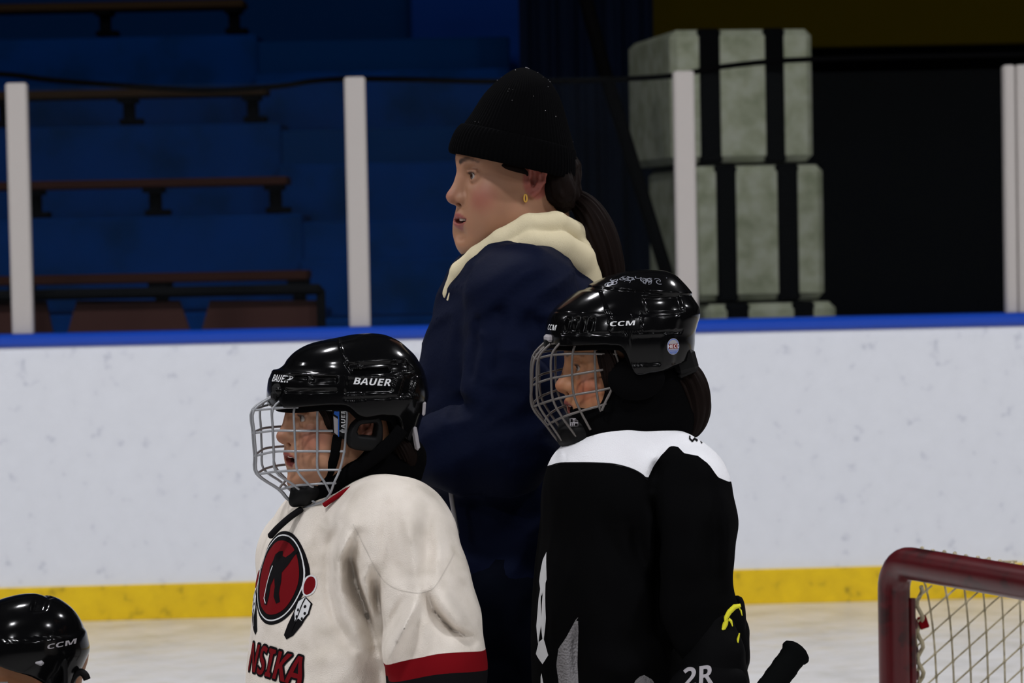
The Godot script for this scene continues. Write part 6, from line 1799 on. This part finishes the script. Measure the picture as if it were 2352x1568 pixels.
func glove_and_stick() -> void:
	var t := thing("hockey_glove", "black hockey glove with yellow-green cuff lining beside the stick", "glove", Vector3(0.1531, 0, -3.92))
	# flared cuff with back roll, four padded fingers and thumb round the shaft
	var f := Field.new()
	f.chain([Vector3(0.134, 1.0174, 0.11), Vector3(0.1348, 0.9907, 0.11), Vector3(0.1299, 0.9568, 0.12), Vector3(0.112, 0.925, 0.14)], [0.016, 0.021, 0.025, 0.036], 0.02)
	f.chain([Vector3(0.1148, 1.0042, 0.16), Vector3(0.115, 0.9699, 0.165), Vector3(0.1071, 0.9358, 0.17)], [0.022, 0.030, 0.036], 0.02)
	f.ell(Vector3(0.1076, 0.9254, 0.16), Vector3(0.046, 0.036, 0.040), 0.02)
	f.cap(Vector3(0.1099, 1.0146, 0.15), Vector3(0.1001, 0.9562, 0.15), 0.012, 0.03, 0.02)
	f.cap(Vector3(0.1249, 1.0276, 0.14), Vector3(0.118, 0.9307, 0.14), 0.016, 0.02, 0.01, -1)
	var a := Vector3(0.1176, 0.9072, 0.14)
	for i in 4:
		var r := a + Vector3(-0.012 - i * 0.017, -0.012 - i * 0.011, 0.026)
		f.chain([r + Vector3(0, 0.02, 0), r + Vector3(-0.006, -0.02, 0.012), r + Vector3(0.006, -0.038, -0.008), r + Vector3(0.018, -0.030, -0.03)], [0.013, 0.0125, 0.0115, 0.010], 0.004)
	f.chain([a + Vector3(0.012, 0.0, -0.02), a + Vector3(0.03, -0.022, -0.012), a + Vector3(0.034, -0.045, 0.004)], [0.014, 0.0125, 0.011], 0.006)
	var lo := a - Vector3(0.13, 0.12, 0.12)
	var hi := Vector3(0.1816, 1.0286, 0)
	hi.z = 0.24
	var gm := f.mesh(lo, hi, 0.0045)
	part("shell", gm, M.glove, t, "black padded glove body")
	part("cuff_edge", MB.new().tube(smooth_pts([Vector3(0.1394, 1.0358, 0.12), Vector3(0.1461, 1.0363, 0.125), Vector3(0.149, 1.0257, 0.13), Vector3(0.1499, 1.0051, 0.13), Vector3(0.1472, 0.9845, 0.13), Vector3(0.1456, 0.961, 0.13), Vector3(0.1474, 0.9529, 0.135)], 4), 0.0045, 8), M.print_black, t)
	for q in [[[Vector3(0.1433, 1.0359, 0.13), Vector3(0.1355, 1.0344, 0.14), Vector3(0.1282, 1.0277, 0.15), Vector3(0.1236, 1.0197, 0.155), Vector3(0.1223, 1.0151, 0.155)], [0.004, 0.006, 0.006, 0.005, 0.002]], [[Vector3(0.1255, 1.0186, 0.16), Vector3(0.1227, 1.0118, 0.165), Vector3(0.1203, 1.006, 0.165), Vector3(0.1177, 1.0036, 0.16)], [0.003, 0.006, 0.005, 0.002]], [[Vector3(0.1267, 1.018, 0.16), Vector3(0.1301, 1.0156, 0.16), Vector3(0.1321, 1.0084, 0.155)], [0.004, 0.003, 0.001]], [[Vector3(0.1411, 0.9988, 0.15), Vector3(0.1388, 0.9902, 0.155), Vector3(0.1373, 0.9777, 0.15)], [0.0015, 0.003, 0.001]], [[Vector3(0.1402, 1.0343, 0.14), Vector3(0.1436, 1.029, 0.14), Vector3(0.145, 1.0224, 0.135)], [0.001, 0.002, 0.001]]]:
		for k in q[0].size(): q[0][k].z = 0.182
		part("lining", MB.new().tube(q[0], q[1], 8, true, 0.6), M.yellow_green, t, "yellow-green cuff lining")
	part("tab", MB.new().box(Vector3(0.1485, 0.9592, 0.13), Vector3(0.008, 0.018, 0.02), 0.003), M.matte_black, t)
	# big back roll with grey lettering
	var bf := Field.new()
	bf.ell(Vector3(0.0972, 0.928, 0.185), Vector3(0.054, 0.036, 0.03), 0.02, 1, Basis(Vector3.BACK, 0.15))
	var blo := Vector3(0.0326, 0.8364, 0)
	var bhi := Vector3(0.1803, 0.9494, 0)
	blo.z = 0.12; bhi.z = 0.24
	var bm := bf.mesh(blo, bhi, 0.004)
	part("back_roll", bm, M.glove, t, "black back roll")
	part("lettering", drape(moved(text_tris("2R", 0.022, 0.25, 1.15), Vector2.ZERO, deg_to_rad(9)), Vector3(0.0834, 0.9459, 0.24), Vector3.RIGHT, Vector3.UP, bm, 0.0007, 0.004), M.print_grey, t, "grey lettering")
	# stick: taped butt end, shaft running down to the ice
	var k := thing("hockey_stick", "black taped butt end of a hockey stick beside the glove", "hockey stick", Vector3(0.1531, 0, -3.92))
	var top := Vector3(0.2221, 0.9686, 0.14)
	var dir := (Vector3(0.1436, 0.8878, 0.14) - top).normalized()
	dir = Vector3(dir.x, dir.y, 0.75).normalized()
	var foot := top + dir * (top.y / -dir.y - 0.06)
	var bx := Basis(dir.cross(Vector3.BACK).normalized(), dir, Vector3.BACK)
	part("shaft", MB.new().box((top + foot) / 2, Vector3(0.026, (top - foot).length(), 0.020), 0.004, Basis(bx.x, -dir, bx.z).orthonormalized()), M.matte_black, k)
	var tape := MB.new()
	var pts := []
	var rr := []
	for i in 60:
		pts.append(top + dir * (i * 0.0035))
		rr.append(0.0175 + 0.0006 * float((i / 3) % 2) + (0.0035 if i < 3 else 0.0) - (0.004 if i == 0 else 0.0))
	part("tape", tape.tube(pts, rr, 14, true, 0.8, Vector3.BACK), M.tape, k, "black cloth tape")
	part("tape_end", MB.new().tube([Vector3(0.2163, 0.9734, 0.14), Vector3(0.2141, 0.977, 0.14), Vector3(0.213, 0.9806, 0.14)], [0.003, 0.002, 0.0006], 6), M.tape, k)
	part("blade", MB.new().box(foot + Vector3(-0.10, 0.035, 0), Vector3(0.26, 0.06, 0.012), 0.004), M.tape, k)

# ---------------------------------------------------------------- small player at the edge
func small_player() -> void:
	var t := thing("person", "small player whose face shows at the bottom left corner", "person", Vector3(-0.7562, 0, -4.4))
	var psi := deg_to_rad(15)
	var o := Vector3(0.0029, 0.8507, 0)
	var tr := Transform3D(Basis(Vector3.UP, psi), o)
	var sc := 0.80
	var w := {"skin": Color(0.26, 0.11, 0.045), "blush": Color(0.28, 0.10, 0.045), "lip": Color(0.25, 0.08, 0.06), "brow": Color(0.03, 0.018, 0.014), "nose": 0.4, "full": 1.5, "open": 0.3, "neck": Vector3(0.05, -0.17, 0)}
	var f := head_field(tr, sc, w)
	part("body", f.mesh(o - Vector3(0.13, 0.14, 0.09), o + Vector3(0.08, 0.06, 0.09), 0.005, skin_paint(tr, sc, w, noise3(8, 0.01))), M.skin, t, "brown face under the helmet")
	eyes(tr, sc, t, Vector3(-1, 0, 0.1))
	part("neck_guard", MB.new().ball(o + Vector3(0.026, -0.06, 0), Vector3(0.050, 0.075, 0.062)), M.foam_black, t, "black neck guard")
	# kneeling trunk in a black jersey, below the frame
	var j := Field.new()
	j.ell(Vector3(o.x + 0.02, o.y - 0.30, 0), Vector3(0.12, 0.19, 0.16), 0.05)
	j.ell(Vector3(o.x + 0.02, o.y - 0.18, 0), Vector3(0.10, 0.07, 0.16), 0.05)
	for s in [1.0, -1.0]:
		j.chain([Vector3(o.x + 0.03, o.y - 0.19, 0.15 * s), Vector3(o.x + 0.04, o.y - 0.36, 0.19 * s), Vector3(o.x - 0.12, o.y - 0.42, 0.15 * s)], [0.055, 0.05, 0.045], 0.03)
		j.chain([Vector3(o.x + 0.02, o.y - 0.44, 0.09 * s), Vector3(o.x - 0.12, 0.12, 0.10 * s), Vector3(o.x + 0.12, 0.05, 0.10 * s)], [0.10, 0.085, 0.045], 0.03)
	part("jersey", j.mesh(Vector3(o.x - 0.32, 0.0, -0.32), Vector3(o.x + 0.3, o.y - 0.08, 0.32), 0.014), M.jersey_black, t, "black jersey and breeches")
	var h := thing("hockey_helmet", "small blurred black helmet in the bottom left corner", "helmet", Vector3(-0.7562, 0, -4.4), "hockey helmets")
	var rows := [[Vector3(-0.0037, 0.985, 0), Vector3(-0.0037, 0.985, 0), 0.0], [Vector3(-0.031, 0.9814, 0), Vector3(0.02, 0.9804, 0), 0.034], [Vector3(-0.0515, 0.9764, 0), Vector3(0.0369, 0.9746, 0), 0.050], [Vector3(-0.0722, 0.9672, 0), Vector3(0.0516, 0.9647, 0), 0.065], [Vector3(-0.0896, 0.9539, 0), Vector3(0.0648, 0.9508, 0), 0.078], [Vector3(-0.1037, 0.935, 0), Vector3(0.0752, 0.9314, 0), 0.088], [Vector3(-0.1112, 0.9112, 0), Vector3(0.0813, 0.9073, 0), 0.094], [Vector3(-0.1151, 0.8942, 0), Vector3(0.0829, 0.8902, 0), 0.094], [Vector3(-0.1169, 0.8771, 0), Vector3(0.0763, 0.8732, 0), 0.092], [Vector3(-0.118, 0.8395, 0), Vector3(0.0617, 0.8358, 0), 0.084]]
	var hx := Vector3(-0.014, 0.9058, 0).x
	var rim := [Vector2(0, Vector3(-0.0538, 0.8943, 0).y), Vector2(40, Vector3(-0.0538, 0.8943, 0).y), Vector2(58, Vector3(-0.0539, 0.8916, 0).y), Vector2(72, Vector3(-0.0541, 0.8827, 0).y), Vector2(95, Vector3(-0.0545, 0.869, 0).y), Vector2(115, Vector3(-0.055, 0.8519, 0).y), Vector2(180, Vector3(-0.0553, 0.8416, 0).y)]
	var sh := helmet_shell(rows, hx, psi, rim, 2.25, func(x, y, z, phi):
		return 0.002 * (1.0 - smoothstep(Vector2(-0.0529, 0.9258).y - 0.001, Vector2(-0.0529, 0.9258).y + 0.001, y)) - 0.006 * box_soft(x, y, Vector2(0.0083, 0.9738).x, Vector2(0.0287, 0.9734).x, Vector2(-0.0518, 0.9668).y, Vector2(-0.0514, 0.9805).y, 0.004), 0.0, 0.0, 160, 60)
	part("shell", sh, M.shell, h, "glossy black shell")
	part("lettering", drape(moved(text_tris("CCM", 0.0072, 0.2, 1.9), Vector2.ZERO, deg_to_rad(5)), Vector3(0.0539, 0.9154, 0.1), Vector3.RIGHT, Vector3.UP, sh, 0.0005, 0.004), M.print_grey, h, "pale maker's name on the side")
	part("clip", MB.new().box(Vector3(0.0215, 0.8903, 0.085), Vector3(0.015, 0.008, 0.012), 0.003, Basis(Vector3.BACK, -0.15)), M.piping, h, "silver side clip")
	var left := Vector3(sin(psi), 0, cos(psi))
	var outer := [Vector2(0.032, 0.8631), Vector2(0.0338, 0.8833), Vector2(0.0422, 0.8952), Vector2(0.0575, 0.8949), Vector2(0.0619, 0.8827), Vector2(0.061, 0.8491), Vector2(0.0526, 0.8358), Vector2(0.0359, 0.8375)]
	var inner := [Vector2(0.0386, 0.863), Vector2(0.0396, 0.8731), Vector2(0.0437, 0.879), Vector2(0.0524, 0.8795), Vector2(0.0549, 0.8728), Vector2(0.0545, 0.8559), Vector2(0.0503, 0.848), Vector2(0.0409, 0.8495)]
	var q := func(p: Vector2) -> Vector2: return Vector2((p.x - hx - 0.084 * sin(psi)) / cos(psi), p.y)
	part("ear_guard", ring_plate(outer.map(q), inner.map(q), Vector3(hx, 0, 0) + left * 0.084, Vector3(cos(psi), 0, -sin(psi)), Vector3.UP, 0.012, 0.1), M.matte_black, h, "black ear guard")
	part("strap_hook", MB.new().tube(smooth_pts([Vector3(0.0585, 0.8477, 0.03), Vector3(0.067, 0.8611, 0.03), Vector3(0.0759, 0.8657, 0.03), Vector3(0.0826, 0.8615, 0.03), Vector3(0.0858, 0.8539, 0.03)], 4), 0.006, 8), M.matte_black, h, "curled black strap end")
	for s in [1.0]:
		var cg := thing_part("cage", h)
		for k in 4:
			var y: float = Vector2(-0.0539, 0.8889).y - k * 0.028
			var pts := []
			for i in 21:
				var a := lerpf(-1.45, 1.45, i / 20.0)
				pts.append(Vector3(hx, y, 0) + Basis(Vector3.UP, psi) * Vector3(-0.02 - 0.125 * cos(a), 0, 0.082 * sin(a)))
			part("wire", MB.new().tube(pts, 0.0017, 6), M.wire_dark, cg)
		for i in 7:
			var a := lerpf(-1.2, 1.2, i / 6.0)
			var b := Vector3(hx, 0, 0) + Basis(Vector3.UP, psi) * Vector3(-0.02 - 0.125 * cos(a), 0, 0.082 * sin(a))
			part("wire", MB.new().tube([b + Vector3(0, Vector2(-0.0541, 0.8847).y, 0), b + Vector3(0, Vector2(-0.0541, 0.8847).y - 0.09, 0), b + Vector3(0.02, Vector2(-0.0541, 0.8847).y - 0.12, 0)], 0.0017, 6), M.wire_dark, cg)

# ---------------------------------------------------------------- junior goal at the right edge
func goal() -> void:
	var t := thing("hockey_goal", "dark red junior goal frame with pale netting at the right edge", "goal", Vector3(0.6982, 0, -5.22))
	var h: float = Vector3(-0.0057, 0.9099, 0).y
	var bar := Vector3(0.449, 0, 0.893)
	var back := Vector3(0.893, 0, -0.449)
	var r := 0.030
	var w := 1.22
	# one bent tube: post, corner, crossbar, corner, post
	var pts := [Vector3(0, 0.0, 0), Vector3(0, 0.3, 0), Vector3(0, h - 0.12, 0)]
	for i in 9:
		var a := PI / 2 * i / 8.0
		pts.append(Vector3(0, h - 0.055, 0) + bar * 0.055 * (1.0 - cos(a)) + Vector3(0, 0.055 * sin(a), 0))
	for i in 8: pts.append(Vector3(0, h, 0) + bar * (0.1 + (w - 0.2) * i / 7.0))
	for i in 9:
		var a := PI / 2 * i / 8.0
		pts.append(Vector3(0, h - 0.055, 0) + bar * (w - 0.055 + 0.055 * sin(a)) + Vector3(0, 0.055 * cos(a), 0))
	pts.append(bar * w + Vector3(0, h - 0.12, 0))
	pts.append(bar * w)
	part("frame", MB.new().tube(pts, r, 28), M.goal_red, t, "dark red painted tube frame")
	# ridge along the inside of posts and bar that carries the lacing
	part("lacing_rail", MB.new().tube([Vector3(0, 0.02, 0) + back * 0.026 + bar * 0.02, Vector3(0, h - 0.07, 0) + back * 0.026 + bar * 0.02], 0.007, 8).tube([Vector3(0, h - 0.024, 0) + bar * 0.05 + back * 0.018, Vector3(0, h - 0.024, 0) + bar * (w - 0.05) + back * 0.018], 0.007, 8), M.goal_red, t)
	part("base_frame", MB.new().tube([back * 0.02 + Vector3(0, 0.02, 0), back * 0.55 + bar * 0.06 + Vector3(0, 0.02, 0), back * 0.55 + bar * (w - 0.06) + Vector3(0, 0.02, 0), bar * w + back * 0.02 + Vector3(0, 0.02, 0)], 0.02, 12), M.goal_red, t)
	part("top_rod", MB.new().tube([Vector3(0, h - 0.03, 0) + back * 0.03, Vector3(0, h - 0.06, 0) + back * 0.34 + bar * 0.08, Vector3(0, h - 0.06, 0) + back * 0.34 + bar * (w - 0.08), Vector3(0, h - 0.03, 0) + back * 0.03 + bar * w], 0.008, 8), M.goal_red, t)
	# netting: two sets of slanting cords on side, back and top, with knots
	var net := MB.new()
	var knots := MB.new()
	var side := func(p: float, y: float) -> Vector3:
		var k := smoothstep(0.42, 0.6, p)
		return back * minf(p, 0.52) + bar * (0.012 + maxf(0.0, p - 0.52)) + Vector3(0, y, 0) + bar * 0.05 * k * 0.0 + back * (-0.04 * sin(clampf(p / 0.6, 0, 1) * PI) * (h - y) * 0.0)
	var top_y := func(p: float) -> float: return h - 0.035 - 0.05 * clampf(p, 0.0, 0.5)
	var steep := func(k: int, y: float) -> float:
		var q: float = h - y
		return 0.049 + k * 0.0386 - 0.052 * maxf(0.0, 1.0 - k * 0.14) * exp(-q / 0.085)
	for k in 36:
		var line := []
		for i in 24:
			var y := lerpf(h - 0.035, 0.02, pow(i / 23.0, 1.3))
			var p: float = steep.call(k, y)
			line.append(side.call(p, minf(y, top_y.call(p))))
		net.tube(line, 0.0019, 6, false)
	for m in 44:
		var line := []
		for i in 60:
			var p := 0.03 + i * 0.0235
			var y: float = h - 0.30 - (m - 12) * 0.0437 + 0.643 * (p - 0.03) - 0.25 * maxf(0.0, p - 0.3) * (p - 0.3)
			if y > top_y.call(p) or y < 0.02: continue
			line.append(side.call(p, y))
		if line.size() > 1: net.tube(line, 0.0019, 6, false)
		for k in 14:
			var p := 0.049 + k * 0.0386
			for it in 4:
				var yy: float = h - 0.30 - (m - 12) * 0.0437 + 0.643 * (p - 0.03) - 0.25 * maxf(0.0, p - 0.3) * (p - 0.3)
				p = steep.call(k, yy)
			var y2: float = h - 0.30 - (m - 12) * 0.0437 + 0.643 * (p - 0.03) - 0.25 * maxf(0.0, p - 0.3) * (p - 0.3)
			if y2 < top_y.call(p) and y2 > 0.3 and p > 0.035: net.ball(side.call(p, y2), Vector3(0.0033, 0.0040, 0.0033), Basis.IDENTITY, 6, 4)
	# top panel
	for k in 34:
		for s in [-1.0, 1.0]:
			var line := []
			for i in 10:
				var q := 0.02 + i * 0.034
				var x: float = 0.02 + k * 0.038 + s * q * 0.7
				if x < 0.02 or x > w - 0.02: continue
				line.append(bar * x + back * q + Vector3(0, h + 0.012 - 0.12 * q + 0.004 * sin(x * 40.0 + q * 30.0), 0))
			if line.size() > 1: net.tube(line, 0.0021, 6, false)
	var nn := part("netting", net, M.net, t, "pale knotted netting")
	nn.set_meta("kind", "stuff")
	# lacing cord wound down the post, red clips
	var cord := []
	for i in 90:
		var y := h - 0.05 - i * 0.0095
		cord.append(back * (0.049 + 0.005 * sin(i * 1.15)) + Vector3(0, y, 0) + bar * (0.012 + 0.006 * cos(i * 1.15)))
	part("lacing", MB.new().tube(cord, 0.0042, 6), M.net, t, "pale lacing cord down the post")
	var cord2 := []
	for i in 120:
		cord2.append(bar * (0.05 + i * 0.0092) + back * (0.024 + 0.006 * cos(i * 1.7)) + Vector3(0, h + 0.02 + 0.007 * sin(i * 1.7), 0))
	part("lacing", MB.new().tube(cord2, 0.004, 6), M.net, t, "pale lacing cord along the bar")
	for i in 7:
		var y := h - 0.12 - i * 0.048
		part("clip", MB.new().tube(smooth_pts([back * 0.028 + Vector3(0, y + 0.016, 0), back * 0.044 + Vector3(0, y + 0.008, 0.012), back * 0.046 + Vector3(0, y - 0.006, 0.012), back * 0.028 + Vector3(0, y - 0.016, 0)], 3), 0.0035, 6), M.goal_red, t, "dark red net clip")
	part("clip", MB.new().box(back * 0.062 + Vector3(0, Vector3(0.0322, 0.7916, 0).y, 0.014), Vector3(0.018, 0.024, 0.006), 0.002, Basis(Vector3.BACK, 0.3)), M.jersey_red, t, "bright red net tag")
